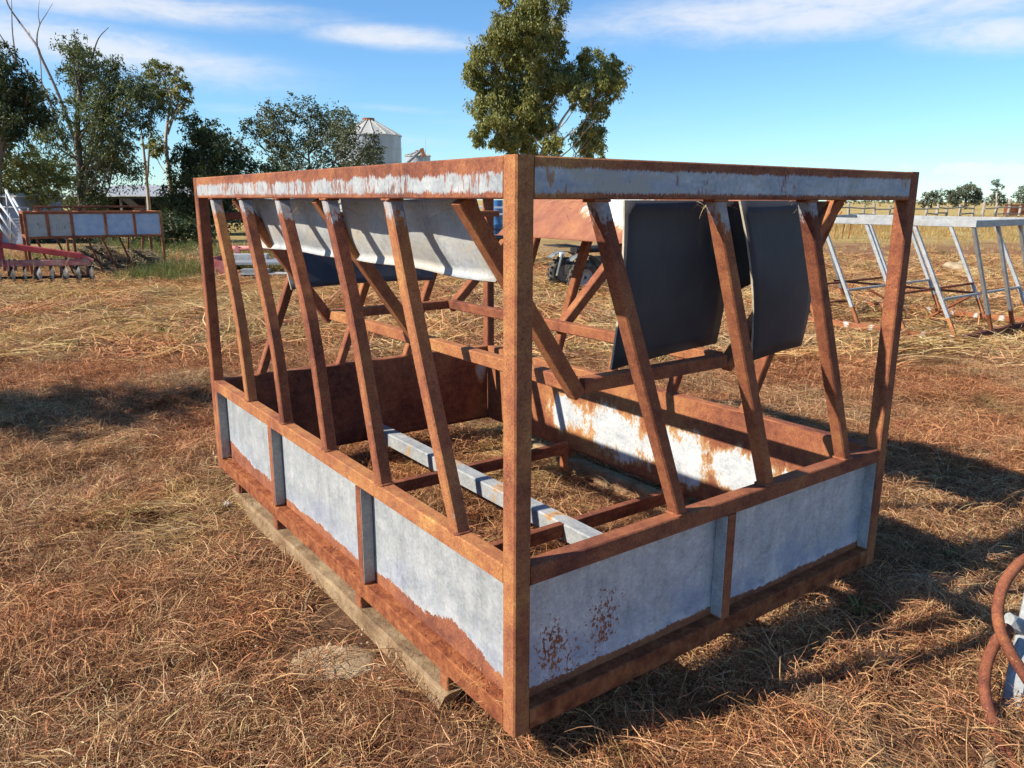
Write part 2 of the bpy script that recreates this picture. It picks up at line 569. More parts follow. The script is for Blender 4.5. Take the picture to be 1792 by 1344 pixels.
def sweep_raw(path, prof, ref=(0, 0, 1), radii=None, closed=False):
    """vertices, faces of a profile (2-D, in metres) carried along a path"""
    P = [Vector(p) for p in path]
    n = len(P)
    ref = Vector(ref)
    vs, fs = [], []
    k = len(prof)
    for i, p in enumerate(P):
        if closed:
            t = P[(i + 1) % n] - P[i - 1]
        else:
            t = P[min(i + 1, n - 1)] - P[max(i - 1, 0)]
        t.normalize()
        z = ref - t * ref.dot(t)
        if z.length < 1e-4:
            z = Vector((1, 0, 0)) - t * t.x
        z.normalize()
        y = z.cross(t)
        s = 1.0 if radii is None else radii[i]
        for a, b in prof:
            vs.append(p + y * (a * s) + z * (b * s))
    m = n if closed else n - 1
    for i in range(m):
        j = (i + 1) % n
        for q in range(k):
            r = (q + 1) % k
            fs.append((i * k + q, i * k + r, j * k + r, j * k + q))
    if not closed:
        fs.append(tuple(range(k - 1, -1, -1)))
        fs.append(tuple(range((n - 1) * k, n * k)))
    return vs, fs


def sweep(name, path, prof, mat, parent=None, ref=(0, 0, 1), radii=None, closed=False, smooth=False):
    vs, fs = sweep_raw(path, prof, ref, radii, closed)
    return link(name, mesh(name, vs, fs, smooth), mat, parent)


def beam(name, p0, p1, w, h, mat, parent=None, up=(0, 0, 1), c=.004):
    """bevelled box section from p0 to p1; object x runs along it, z = up"""
    p0, p1, up = Vector(p0), Vector(p1), Vector(up)
    x = p1 - p0
    ln = x.length
    x.normalize()
    z = up - x * up.dot(x)
    if z.length < 1e-4:
        z = Vector((1, 0, 0)) - x * x.x
    z.normalize()
    y = z.cross(x)
    vs, fs = sweep_raw([(0, 0, 0), (ln, 0, 0)], rect(w, h, c))
    mw = Matrix((x, y, z)).transposed().to_4x4()
    mw.translation = p0
    return link(name, mesh(name, vs, fs), mat, parent, mw=mw)


def tube(name, p0, p1, r, mat, parent=None, n=10):
    ref = (0, 0, 1) if abs((Vector(p1) - Vector(p0)).normalized().z) < .95 else (0, 1, 0)
    o = sweep(name, [p0, p1], circ(r, n), mat, parent, ref)
    for p in o.data.polygons:
        p.use_smooth = len(p.vertices) == 4
    return o


def smooth_path(pts, n=6):
    """Catmull-Rom through the points"""
    P = [Vector(p) for p in pts]
    P = [P[0] * 2 - P[1]] + P + [P[-1] * 2 - P[-2]]
    res = []
    for i in range(1, len(P) - 2):
        for k in range(n):
            t = k / n
            a, b, c, d = P[i - 1], P[i], P[i + 1], P[i + 2]
            res.append(.5 * ((2 * b) + (c - a) * t + (2 * a - 5 * b + 4 * c - d) * t * t + (3 * b - a - 3 * c + d) * t ** 3))
    res.append(P[-2])
    return res


def sheet(name, fn, ns, nt_, thick, mat, parent, edge_mat=None, origin=None):
    """curved plate: fn(s, t) -> point, s and t in 0..1, with real thickness"""
    pts = [[Vector(fn(i / ns, j / nt_)) for j in range(nt_ + 1)] for i in range(ns + 1)]
    org = Vector(origin) if origin is not None else pts[0][0].copy()
    vs, fs = [], []
    off = []
    for i in range(ns + 1):
        for j in range(nt_ + 1):
            a = pts[min(i + 1, ns)][j] - pts[max(i - 1, 0)][j]
            b = pts[i][min(j + 1, nt_)] - pts[i][max(j - 1, 0)]
            nn = a.cross(b)
            nn.normalize()
            off.append(nn * thick / 2)
    k = (ns + 1) * (nt_ + 1)
    flat = [p for row in pts for p in row]
    vs = [p - org + o for p, o in zip(flat, off)] + [p - org - o for p, o in zip(flat, off)]
    idx = lambda i, j: i * (nt_ + 1) + j
    for i in range(ns):
        for j in range(nt_):
            q = (idx(i, j), idx(i + 1, j), idx(i + 1, j + 1), idx(i, j + 1))
            fs.append(q)
            fs.append(tuple(k + a for a in reversed(q)))
    main = len(fs)
    rim = [idx(i, 0) for i in range(ns + 1)] + [idx(ns, j) for j in range(1, nt_ + 1)] + \
          [idx(i, nt_) for i in range(ns - 1, -1, -1)] + [idx(0, j) for j in range(nt_ - 1, 0, -1)]
    for a, b in zip(rim, rim[1:] + rim[:1]):
        fs.append((b, a, a + k, b + k))
    me = mesh(name, vs, fs)
    me.materials.append(mat)
    for i, p in enumerate(me.polygons):
        p.use_smooth = i < main
    if edge_mat is not None:
        me.materials.append(edge_mat)
        for p in me.polygons[main:]:
            p.material_index = 1
    return link(name, me, None, parent, org)


def join_raw(parts):
    vs, fs = [], []
    for v, f in parts:
        n = len(vs)
        vs += list(v)
        fs += [tuple(i + n for i in q) for q in f]
    return vs, fs


def box_raw(x0, x1, y0, y1, z0, z1):
    v = [(x0, y0, z0), (x1, y0, z0), (x1, y1, z0), (x0, y1, z0), (x0, y0, z1), (x1, y0, z1), (x1, y1, z1), (x0, y1, z1)]
    f = [(3, 2, 1, 0), (4, 5, 6, 7), (0, 1, 5, 4), (1, 2, 6, 5), (2, 3, 7, 6), (3, 0, 4, 7)]
    return v, f


def lathe_raw(prof, n=24, axis='z'):
    vs, fs = [], []
    for r, h in prof:
        for i in range(n):
            a = 2 * math.pi * i / n
            p = (r * math.cos(a), r * math.sin(a), h)
            if axis == 'y':
                p = (p[0], h, p[1])
            elif axis == 'x':
                p = (h, p[0], p[1])
            vs.append(p)
    for j in range(len(prof) - 1):
        for i in range(n):
            k = (i + 1) % n
            fs.append((j * n + i, j * n + k, (j + 1) * n + k, (j + 1) * n + i))
    return vs, fs


# ------------------------------------------------------------------ ground
def zone(x, y):
    pass


def mat_ground():
    m, g, b = new_mat('dry_paddock_ground', .95, .05)
    pos = g.node('ShaderNodeNewGeometry').outputs['Position']
    x, y, z = g.sep(pos)
    big = g.noise(pos, .22, 5, .6, .6)
    mid = g.noise(g.v('MULTIPLY', pos, (1, 1.6, 1)), 1.3, 6, .65, .4)
    fin = g.noise(g.v('MULTIPLY', pos, (1, 2.2, 1)), 17, 6, .7, .5)
    soil = g.ramp(g.m('ADD', g.m('MULTIPLY', mid, .6), g.m('MULTIPLY', fin, .4)),
                  [(.30, (.045, .024, .016)), (.45, (.105, .056, .034)), (.58, (.22, .125, .070)), (.74, (.40, .27, .155))])
    straw = g.ramp(g.m('ADD', g.m('MULTIPLY', mid, .45), g.m('MULTIPLY', fin, .55)),
                   [(.30, (.20, .12, .055)), (.48, (.38, .25, .115)), (.62, (.52, .36, .17)), (.78, (.64, .49, .27))])
    red = g.ramp(g.m('ADD', g.m('MULTIPLY', mid, .5), g.m('MULTIPLY', fin, .5)),
                 [(.32, (.11, .045, .028)), (.5, (.25, .115, .062)), (.68, (.40, .22, .115))])
    # trampled yard nearby, straw litter further out, stubble paddock past the fence
    dist = g.m('ADD', y, g.m('MULTIPLY', g.m('SUBTRACT', big, .5), 14.0))
    k_st = g.smooth(dist, 7.0, 15.0)
    col = g.mix(g.m('MULTIPLY', k_st, .8), soil, straw)
    rp = g.smooth(g.noise(g.v('ADD', pos, (40, 3, 0)), .35, 4, .6, .8), .50, .64)
    col = g.mix(g.m('MULTIPLY', rp, .55), col, red)
    band = g.m('MULTIPLY', g.smooth(dist, 18, 22), g.smooth(dist, 34, 27))
    col = g.mix(g.m('MULTIPLY', g.m('MULTIPLY', band, g.smooth(x, 4, 9)), .75), col, red)
    fld = g.smooth(dist, 30.0, 38.0)
    field = g.ramp(g.noise(g.v('MULTIPLY', pos, (.4, .12, 1)), 1.0, 6, .65), [(.3, (.30, .20, .07)), (.5, (.42, .30, .11)), (.7, (.52, .41, .19))])
    col = g.mix(fld, col, field)
    pale = g.smooth(g.noise(g.v('ADD', pos, (7, 71, 0)), .55, 5, .65, .6), .64, .72)
    col = g.mix(g.m('MULTIPLY', pale, .5), col, (.47, .40, .28))
    g.put(b.inputs['Base Color'], col)
    g.put(b.inputs['Normal'], g.bump(g.m('ADD', fin, g.m('MULTIPLY', mid, 2.0)), .9, .05))
    return m


def gh(x, y):
    """height of the ground"""
    d = math.hypot(x, y)
    k = 1.0 if d < 30 else max(0.0, 1 - (d - 30) / 30)
    h = mnoise.noise(Vector((x * .45, y * .45, 0))) * .028 + mnoise.noise(Vector((x * 1.7, y * 1.7, 3.3))) * .012
    return h * k - .012


def build_ground():
    n = 110
    def sp(i):
        t = (i - n) / n
        return math.copysign(14 * abs(t) ** 1.3 + 1300 * abs(t) ** 7, t)
    xs = [sp(i) for i in range(2 * n + 1)]
    ys = [sp(i) + 6 for i in range(2 * n + 1)]
    vs = [(x, y, gh(x, y)) for y in ys for x in xs]
    w = 2 * n + 1
    fs = [(j * w + i, j * w + i + 1, (j + 1) * w + i + 1, (j + 1) * w + i) for j in range(2 * n) for i in range(2 * n)]
    o = link('ground', mesh('ground', vs, fs, True), mat_ground())
    tag(o, kind='structure')


build_ground()

# ------------------------------------------------------------------ the hay feeder
YAW = .6316
FL, FW = 3.010, 1.988          # length, width
ZB, ZT = .13, 1.81             # underside of the frame, top
ORG = Vector((.0087, 2.0210, 0))
feeder = thing('hay_feeder', 'large rusty steel hay feeder with zinc panels standing in the foreground', 'hay feeder', ORG, YAW)


def Fp(u, v, z):
    """feeder point: u along the long side, v along the short side"""
    return Vector((v, u, z))


def fw(u, v, z):
    c, s = math.cos(YAW), math.sin(YAW)
    return Vector((ORG.x + c * v - s * u, ORG.y + s * v + c * u, z))


PS = .06
for u, v in ((PS / 2, PS / 2), (FL - PS / 2, PS / 2), (PS / 2, FW - PS / 2), (FL - PS / 2, FW - PS / 2)):
    beam('corner_post', Fp(u, v, ZB), Fp(u, v, ZT), PS, PS, M['rust_post'] if (u < 1 and v < 1) else M['rust'], feeder, up=(0, 1, 0), c=.005)


def side_rail(name, z, w, h, mats):
    i = PS / 2
    e = PS + .0005
    for m_, a, b_ in ((mats[0], (e, i), (FL - e, i)), (mats[1], (i, FW - e), (i, e)), (mats[2], (FL - e, FW - i), (e, FW - i)), (mats[3], (FL - i, e), (FL - i, FW - e))):
        beam(name, Fp(a[0], a[1], z), Fp(b_[0], b_[1], z), w, h, m_, feeder)


side_rail('top_rail', 1.7545, .0565, .1085, (M['rail_left'], M['rail_near'], M['rail_left'], M['rust']))
side_rail('middle_rail', .640, .0565, .060, (M['rust_bright'], M['rust'], M['rust'], M['rust']))
side_rail('bottom_rail', .1665, .0565, .070, (M['rust_ledge'], M['rust_ledge'], M['rust'], M['rust_dark']))

# slanted bars; the long left side has bars that have been pushed out of line
BAR = .050
zt_, zm_ = 1.7005, .6695


def weld_ring(parent, c, h=BAR / 2 + .001):
    """lumpy fillet weld round the end of a bar"""
    c = Vector(c)
    pts_, rad = [], []
    n = 7
    for k in range(4):
        a, b = [(-h, -h), (h, -h), (h, h), (-h, h)][k], [(h, -h), (h, h), (-h, h), (-h, -h)][k]
        for i in range(n):
            t = i / n
            pts_.append(c + Vector((a[0] + (b[0] - a[0]) * t, a[1] + (b[1] - a[1]) * t, random.uniform(-.001, .001))))
            rad.append(random.uniform(.0032, .0062))
    vs, fs = sweep_raw(pts_, circ(1, 5), (0, 0, 1), rad, True)
    return link('weld', mesh('weld', vs, fs, True), M['weld'], parent)


def bar(p_top, p_bot, ref, kink=None):
    pts = [p_top, p_bot] if kink is None else None
    if kink is None:
        mid = (p_top + p_bot) / 2
        path = [p_top, p_top.lerp(p_bot, .5), p_bot]
    else:
        path = smooth_path([p_top, kink, p_bot], 5)
    o = p_bot.copy()
    vs, fs = sweep_raw([p - o for p in path], rect(BAR, BAR, .005), ref)
    # cut the ends level with the rails
    k = 8
    for q in range(k):
        vs[q].z = p_top.z - o.z
        vs[len(vs) - k + q].z = 0
    ob = link('side_bar', mesh('side_bar', vs, fs), M['bar'], feeder, o)
    weld_ring(ob, (0, 0, .002))
    weld_ring(ob, p_top - o - Vector((0, 0, .003)))
    return ob


for ut, ub, ku, kz, bow in ((2.717, 2.370, 2.452, 1.14, .0), (2.236, 1.858, 1.942, 1.10, .0), (1.744, 1.359, 1.475, 1.20, .0), (1.234, .862, 1.032, 1.26, .0), (.725, .335, .575, 1.30, 0)):
    bar(Fp(ut, .031, zt_), Fp(ub, .031, zm_), (1, 0, 0), Fp(ku, .026, kz))
for vt, vb in ((.302, .709), (.802, 1.187), (1.289, 1.698)):
    bar(Fp(.031, vt, zt_), Fp(.031, vb, zm_), (0, 1, 0))
for ut, ub in ((.33, .72), (.83, 1.21), (1.33, 1.69), (1.83, 2.22), (2.33, 2.72)):
    bar(Fp(ut, FW - .031, zt_), Fp(ub, FW - .031, zm_), (1, 0, 0), Fp((ut + ub) / 2 + .03, FW - .031, 1.15))
for vt, vb in ((.70, .29), (1.21, .80), (1.70, 1.28)):
    bar(Fp(FL - .031, vt, zt_), Fp(FL - .031, vb, zm_), (0, 1, 0))

# lower panels
PZ0, PZ1 = .203, .611
pan = dict(near1=mat_panel('zinc_panel_speckled', .030, .03, 3.0, 1, 1.15, .5, spots=((.125, .135, .085, .30), (.335, .16, .10, .27), (.20, .07, .10, .20))),  # near sheets' zinc colour brightened to offset their shade; sunlit left sheets duller
           near2=mat_panel('zinc_panel_blue_stained', .026, .035, 3.0, 2, 1.15, .5),
           left1=mat_panel('zinc_panel_tall_rust', .045, .07, 3.5, 3, .80, .22, hump=(.33, .16, .055)),
           left2=mat_panel('zinc_panel_rust_edge', .040, .05, 4.0, 4, .80, .22),
           left3=mat_panel('zinc_panel_rust_corner', .065, .08, 3.0, 5, .80, .22, hump=(.9, .25, .05)))


def flat_panel(name, p0, along, inward, length, mat, z0=PZ0, z1=PZ1, t=.003, parent=None):
    vs, fs = box_raw(0, length, -t / 2, t / 2, 0, z1 - z0)
    along, inward = Vector(along), Vector(inward)
    mw = Matrix((along, Vector((0, 0, 1)).cross(along), Vector((0, 0, 1)))).transposed().to_4x4()
    mw.translation = Vector(p0) + Vector((0, 0, z0))
    return link(name, mesh(name, vs, fs), mat, parent or feeder, mw=mw)


PI_ = .052   # the sheets are welded to the inside of the frame
for k_, u0, u1 in (('left1', .0605, 1.03), ('left2', 1.03, 2.03), ('left3', 2.03, FL - .0605)):
    flat_panel('zinc_panel', Fp(u0, PI_, 0), (0, 1, 0), (1, 0, 0), u1 - u0 - .002, pan[k_])
for k_, v0, v1 in (('near1', .0605, .965), ('near2', .965, FW - .0605)):
    flat_panel('zinc_panel', Fp(PI_, v0, 0), (1, 0, 0), (0, 1, 0), v1 - v0 - .002, pan[k_])
M['inner'] = mat_patchy('rust_sheet_with_zinc_islands', [(.25, .20, .28, .15), (.62, .20, .34, .20), (1.05, .19, .42, .20), (1.55, .20, .38, .24), (2.0, .22, .26, .17)], .64, .76, 1.12, .015, (1, 1, .55))
p = flat_panel('rusty_panel', Fp(.0605, FW - .0625, 0), (0, 1, 0), (1, 0, 0), FL - .128, M['inner'], .150, .6665)
tag(p, 'rusty inner panel with white zinc islands')
M['inner_far'] = mat_patchy('dark_rust_sheet', [(1.80, .34, .06, .10)], .62, .85, .8, -.11)
p = flat_panel('rusty_panel', Fp(FL - .0625, .0605, 0), (1, 0, 0), (0, 1, 0), FW - .128, M['inner_far'], .150, .6665)
tag(p, 'dark rusty end panel')

# upright dividers of the lower panels, zinc showing on their shaded side
for u in (1.03, 2.03, FL - .085):
    d = beam('divider', Fp(u, .0245, .2015), Fp(u, .0245, .610), .050, .045, M['rust'], feeder, up=(0, 1, 0), c=.003)
    flat_panel('divider_flange', Fp(u - .0235, .001, 0), (1, 0, 0), (0, 1, 0), .047, M['galv_grey'], .212, .609, .0032)
for v in (.965,):
    beam('divider', Fp(.0245, v, .2015), Fp(.0245, v, .610), .045, .050, M['rust'], feeder, up=(0, 1, 0), c=.003)
    flat_panel('divider_flange', Fp(.001, v - .0265, 0), (0, 1, 0), (1, 0, 0), .047, M['galv'], .212, .609, .0032)
flat_panel('divider_flange', Fp(.006, FW - .064, 0), (0, 1, 0), (1, 0, 0), .044, M['galv'], .212, .609, .0032)

# hay cradle: sloping struts down to a bottom frame
CZ_ = 1.085
VL, VR = .49, 1.275
US = (.32, 1.36, 2.38)
for u in US:
    beam('cradle_strut', Fp(u, .040, 1.735 - .036), Fp(u, VL + .005, CZ_ - .03), .05, .05, M['rust'], feeder, up=(0, 1, 0))
    beam('cradle_strut', Fp(u, FW - .040, 1.699), Fp(u, VR - .005, CZ_ - .03), .05, .05, M['rust'], feeder, up=(0, 1, 0))
beam('cradle_rail', Fp(US[0] + .026, VL + .012, CZ_), Fp(US[2] - .026, VL + .012, CZ_), .05, .05, M['rust_bright'], feeder)
beam('cradle_rail', Fp(US[0] + .026, VR - .012, CZ_), Fp(US[2] - .026, VR - .012, CZ_), .05, .05, M['rust'], feeder)
for u in (US[0], US[2]):
    beam('cradle_rail', Fp(u, VL + .022, CZ_ - .001), Fp(u, VR - .022, CZ_ - .001), .049, .05, M['rust'], feeder)

# sheets hung on the upper part of the cradle
ln = Vector((.36, 0, -.93)).normalized()     # the sheets hang a little steeper than the struts (x = v, z)
nn = Vector((-ln.z, 0, ln.x))                               # inward normal


def left_sheet(u0, u1, drop0, drop1):
    def fn(s, t):
        u = u0 + (u1 - u0) * s
        d = drop0 + (drop1 - drop0) * s
        L_ = t * (d + .03)
        base = Vector((.098, 0, 1.692)) + nn * .022
        if L_ <= d:
            q = base + ln * L_
        else:
            q = base + ln * d + (-nn * .85 + ln * .5) * (L_ - d)
        q += nn * (.008 * math.sin(s * 9 + t * 3) - .012 * math.sin(t * math.pi))
        return (q.x, u, q.z)
    return sheet('deflector_sheet', fn, 14, 16, .004, M['deflector'], feeder, M['rust_bright'])


left_sheet(.36, 1.335, .245, .235)
left_sheet(1.385, 2.62, .235, .245)
M['rsheet'] = mat_patchy('rust_sheet_pink_streaks', [(1.10, .05, .32, .11), (.95, .09, .25, .12)], .60, .72, 1.2, .03, (.8, 2.4, .8), .40, True)
rn = Vector((VR - (FW - .045), 0, CZ_ - 1.70)).normalized()
rnn = Vector((rn.z, 0, -rn.x))
if rnn.z < 0:
    rnn = -rnn


def rfn(s, t):
    u = .50 + 1.95 * s
    q = Vector((FW - .050, 0, 1.690)) + rnn * .031 + rn * (t * .365)
    if t > .93:
        q += rnn * (t - .93) * .35
    return (q.x, u, q.z)


rs = sheet('deflector_sheet', rfn, 12, 16, .004, M['rsheet'], feeder, M['rust_bright'])
tag(rs, 'pinkish rusty deflector sheet with a white zinc patch')
# the object's z must run along the slope for the material: patch described in x (v), y (u), z
# black belting flaps at the near end
def flap(p_tl, p_tr, p_br, p_bl, bow, bulge, curl=0.0, t=.009):
    """corners as (u, v, z)"""
    A, B, C_, D = [Fp(*q) for q in (p_tl, p_tr, p_br, p_bl)]
    def fn(s, q):
        top = A.lerp(B, s)
        bot = D.lerp(C_, s)
        p = top.lerp(bot, q)
        p.y += bow * math.sin(q * math.pi) + curl * (s ** 3) * q
        p.x += bulge * math.sin(q * math.pi * .85) * s
        p.z += .012 * math.sin(s * math.pi) * (q > .9)
        return p
    return sheet('rubber_flap', fn, 10, 12, t, M['rubber'], feeder, M['belt_edge'])


flap((.372, .735, 1.698), (.372, 1.25, 1.698), (.385, 1.335, 1.125), (.372, .700, 1.105), -.02, .03, .05)
flap((.245, 1.195, 1.698), (.235, 1.540, 1.698), (.225, 1.68, 1.102), (.245, 1.335, 1.083), -.03, .05, .05)
flap((.335, 1.20, 1.696), (.335, 1.925, 1.696), (.335, 1.86, 1.46), (.335, 1.29, 1.34), .0, .0)
# hanger bar that carries them, close under the top rail
beam('flap_hanger', Fp(.300, .0605, 1.720), Fp(.300, FW - .0605, 1.720), .03, .04, M['rust'], feeder)
flap((2.80, .36, 1.60), (2.80, 1.32, 1.60), (2.62, 1.30, 1.205), (2.62, .375, 1.205), .0, .0)
beam('flap_hanger', Fp(2.815, .0605, 1.605), Fp(2.815, FW - .0605, 1.605), .03, .04, M['rust'], feeder)

# floor members
ch = beam('floor_channel', Fp(.058, 1.005, .205), Fp(FL - .058, 1.005, .205), .085, .085, M['channel'], feeder, c=.006)
for u in (.945, 1.872):
    beam('floor_angle', Fp(u, .0605, .232), Fp(u, 1.775, .232), .038, .030, M['rust_dark'], feeder, c=.002)
    beam('floor_angle', Fp(u - .017, .0605, .200), Fp(u - .017, 1.775, .200), .005, .034, M['rust_dark'], feeder, c=.001)
    beam('angle_foot', Fp(u, 1.755, .075), Fp(u, 1.755, .2155), .035, .035, M['rust'], feeder, up=(0, 1, 0), c=.002)


def skid(vc):
    # weathered timber runner with hewn ends and uneven edges
    n = 26
    u0, u1 = .36, 2.72
    secs = []
    vs, fs = [], []
    for i in range(n + 1):
        t = i / n
        u = u0 + (u1 - u0) * t
        w, h = .034, .080
        j = lambda s: .006 * mnoise.noise(Vector((u * 7, s * 3.1, vc)))
        pr = [(-w + j(1), -.03), (w + j(2), -.03), (w + j(3), h * .85), (w * .8 + j(4), h + j(9)), (-w * .8 + j(5), h + j(8)), (-w + j(6), h * .82)]
        if i == 0:
            pr = [(a, b) for a, b in pr]
        for a, b in pr:
            sh = 0
            if i == 0:
                sh = .07 * (1 - max(b, 0) / h)      # bevelled nose
            if i == n:
                sh = -.05 * (1 - max(b, 0) / h)
            vs.append((a, u - u0 + sh, b))
    k = 6
    for i in range(n):
        for q in range(k):
            r = (q + 1) % k
            fs.append((i * k + q, (i + 1) * k + q, (i + 1) * k + r, i * k + r))
    fs.append(tuple(range(k)))
    fs.append(tuple(range((n + 1) * k - 1, n * k - 1, -1)))
    s = link('skid', mesh('skid', vs, fs), M['timber'], feeder, Fp(u0, vc, 0))
    for u in (.40, 1.07, 2.03, 2.64):
        beam('skid_stub', Fp(u - u0, 0, .071), Fp(u - u0, 0, .1325), .05, .05, M['rust'], s, up=(0, 1, 0))
    return s


skid(.022)
skid(FW - .045)

# crusts of dirt and rust flakes on the bottom ledges
def blob_raw(p, r, sq=.6):
    ico = bmesh.new()
    bmesh.ops.create_icosphere(ico, subdivisions=1, radius=1)
    vs = []
    s = random.random() * 50
    for v in ico.verts:
        k = r * (1 + .45 * mnoise.noise(v.co * 1.7 + Vector((s, s, s))))
        vs.append(Vector((v.co.x * k, v.co.y * k, v.co.z * k * sq)) + Vector(p))
    fs = [tuple(v.index for v in f.verts) for f in ico.faces]
    ico.free()
    return vs, fs


parts = []
for i in range(240):
    u = random.choice((random.uniform(.1, .45), random.uniform(.1, 2.9), random.uniform(2.5, 2.92)))
    parts.append(blob_raw(Fp(u, random.uniform(.006, .046), .2015), random.uniform(.0015, .007) * random.uniform(.4, 1.2), .45))
for i in range(90):
    parts.append(blob_raw(Fp(random.uniform(.008, .046), random.uniform(.1, 1.9), .2015), random.uniform(.002, .007), .6))
vs, fs = join_raw(parts)
crust = link('dirt_crust', mesh('dirt_crust', vs, fs), M['rust_ledge'], feeder)
tag(crust, 'dry dirt clods and rust flakes caked on the bottom ledge', kind='stuff')


# ------------------------------------------------------------------ grass and litter
def strand_raw(p, d, ln_, w, arch, curve, lift, seg=4):
    """a thin curved ribbon"""
    d = Vector(d)
    s = Vector((-d.y, d.x, 0)).normalized()
    up = Vector((0, 0, 1))
    rows = []
    wa, wf, wp = random.gauss(0, .05) * ln_, random.uniform(4, 8), random.uniform(0, 6)
    tw = random.uniform(-.9, .9)
    for i in range(seg + 1):
        t = i / seg
        q = Vector(p) + d * (ln_ * t) + s * (curve * ln_ * t * t + wa * math.sin(wf * t + wp)) + up * (arch * math.sin(math.pi * min(1, t * 1.05)) + lift * t)
        ww = w * (1 - .75 * t ** 2) * .5
        a = s * math.cos(tw) + up * math.sin(tw)
        rows.append((q - a * ww, q + a * ww))
    vs = [v for r in rows for v in r]
    fs = [(2 * i, 2 * i + 1, 2 * i + 3, 2 * i + 2) for i in range(seg)]
    return vs, fs


def clump_mesh(name, n, rad, lens, widths, lies, mat, dirbias=0.0, seg=4):
    vs, fs, tint = [], [], []
    a0 = random.uniform(0, 6.28)
    for i in range(n):
        r = rad * math.sqrt(random.random())
        a = random.uniform(0, 2 * math.pi)
        an = random.gauss(a0, .6) if random.random() < dirbias else random.uniform(0, 2 * math.pi)
        mode = random.random()
        if mode < lies:
            lift = random.uniform(-.01, .03)
            arch = random.uniform(.0, .035)
            z = random.uniform(.0, .028)
        else:
            lift = random.uniform(.03, .14)
            arch = random.uniform(0, .03)
            z = -.005
        L_ = random.uniform(*lens) * (1 if mode < lies else .6) * (1.6 if random.random() < .04 else 1)
        v, f = strand_raw((r * math.cos(a), r * math.sin(a), z), (math.cos(an), math.sin(an), 0), L_, random.uniform(*widths), arch, random.gauss(0, .5), lift, seg)
        b = len(vs)
        vs += v
        fs += [tuple(q + b for q in ff) for ff in f]
        tint += [random.random()] * len(v)
    me = mesh(name, vs, fs)
    at_ = me.attributes.new('tint', 'FLOAT', 'POINT')
    at_.data.foreach_set('value', tint)
    me.materials.append(mat)
    return me


def tuft_mesh(name, n, rad, h, w, mat, splay=.5, seg=4):
    """upright tuft"""
    vs, fs, tint = [], [], []
    for i in range(n):
        r = rad * math.sqrt(random.random())
        a = random.uniform(0, 6.28)
        an = a + random.gauss(0, .8)
        hh = h * random.uniform(.45, 1.1)
        out_ = splay * hh * random.uniform(.1, 1)
        s = Vector((-math.sin(an), math.cos(an), 0))
        p = Vector((r * math.cos(a), r * math.sin(a), -.02))
        b = len(vs)
        for k in range(seg + 1):
            t = k / seg
            q = p + Vector((math.cos(an), math.sin(an), 0)) * (out_ * t ** 1.8) + Vector((0, 0, hh * (t - .22 * t * t * splay)))
            ww = w * (1 - .85 * t) * .5
            vs += [q - s * ww, q + s * ww]
        fs += [(b + 2 * k, b + 2 * k + 1, b + 2 * k + 3, b + 2 * k + 2) for k in range(seg)]
        tint += [random.random()] * (2 * seg + 2)
    me = mesh(name, vs, fs)
    at_ = me.attributes.new('tint', 'FLOAT', 'POINT')
    at_.data.foreach_set('value', tint)
    me.materials.append(mat)
    return me


def mat_strand(name, stops, red=0.0, green=0.0, rough=.7, transl=.25, pale=0.0):
    m, g, b = new_mat(name, rough, .15)
    t = g.node('ShaderNodeAttribute', attribute_name='tint').outputs['Fac']
    pos = g.node('ShaderNodeNewGeometry').outputs['Position']
    macro = g.noise(g.v('MULTIPLY', pos, (1, 1, 0)), .42, 4, .6, .7)
    m2 = g.noise(g.v('MULTIPLY', pos, (1, 1, 0)), 1.6, 4, .6, .4)
    f = g.m('ADD', g.m('MULTIPLY', t, .72), g.m('MULTIPLY', m2, .30))
    col = g.ramp(f, stops)
    hue = g.m('FRACT', g.m('MULTIPLY', t, 37.31))
    col = g.mix(g.m('MULTIPLY', g.smooth(hue, .70, .74), .7), col, g.mix(1.0, col, (.98, .68, .56), 'MULTIPLY'))
    col = g.mix(g.m('MULTIPLY', g.smooth(hue, .34, .30), .6), col, g.mix(1.0, col, (.80, .90, .62), 'MULTIPLY'))
    if red:
        k = g.m('MULTIPLY', g.smooth(g.m('ADD', macro, g.m('MULTIPLY', g.m('SUBTRACT', t, .5), .16)), .45, .62), red)
        col = g.mix(k, col, g.mix(1.0, col, (1.0, .60, .46), 'MULTIPLY'))
    if pale:
        k = g.m('MULTIPLY', g.smooth(g.noise(g.v('ADD', g.v('MULTIPLY', pos, (1, 1, 0)), (11, 4, 0)), .5, 4, .6, .6), .56, .68), pale)
        col = g.mix(k, col, (.50, .40, .22))
    if green:
        k = g.smooth(g.noise(g.v('ADD', g.v('MULTIPLY', pos, (1, 1, 0)), (3, 17, 0)), .8, 4, .6, .6), .58, .70)
        k = g.m('MULTIPLY', g.m('MULTIPLY', k, green), g.smooth(t, .45, .6))
        col = g.mix(k, col, (.105, .135, .035))
    g.put(b.inputs['Base Color'], col)
    tr = g.node('ShaderNodeBsdfTranslucent', {'Color': col})
    mx = g.node('ShaderNodeMixShader', {0: transl, 1: b.outputs[0], 2: tr.outputs[0]})
    o = m.node_tree.nodes['Material Output']
    m.node_tree.links.new(mx.outputs[0], o.inputs['Surface'])
    return m


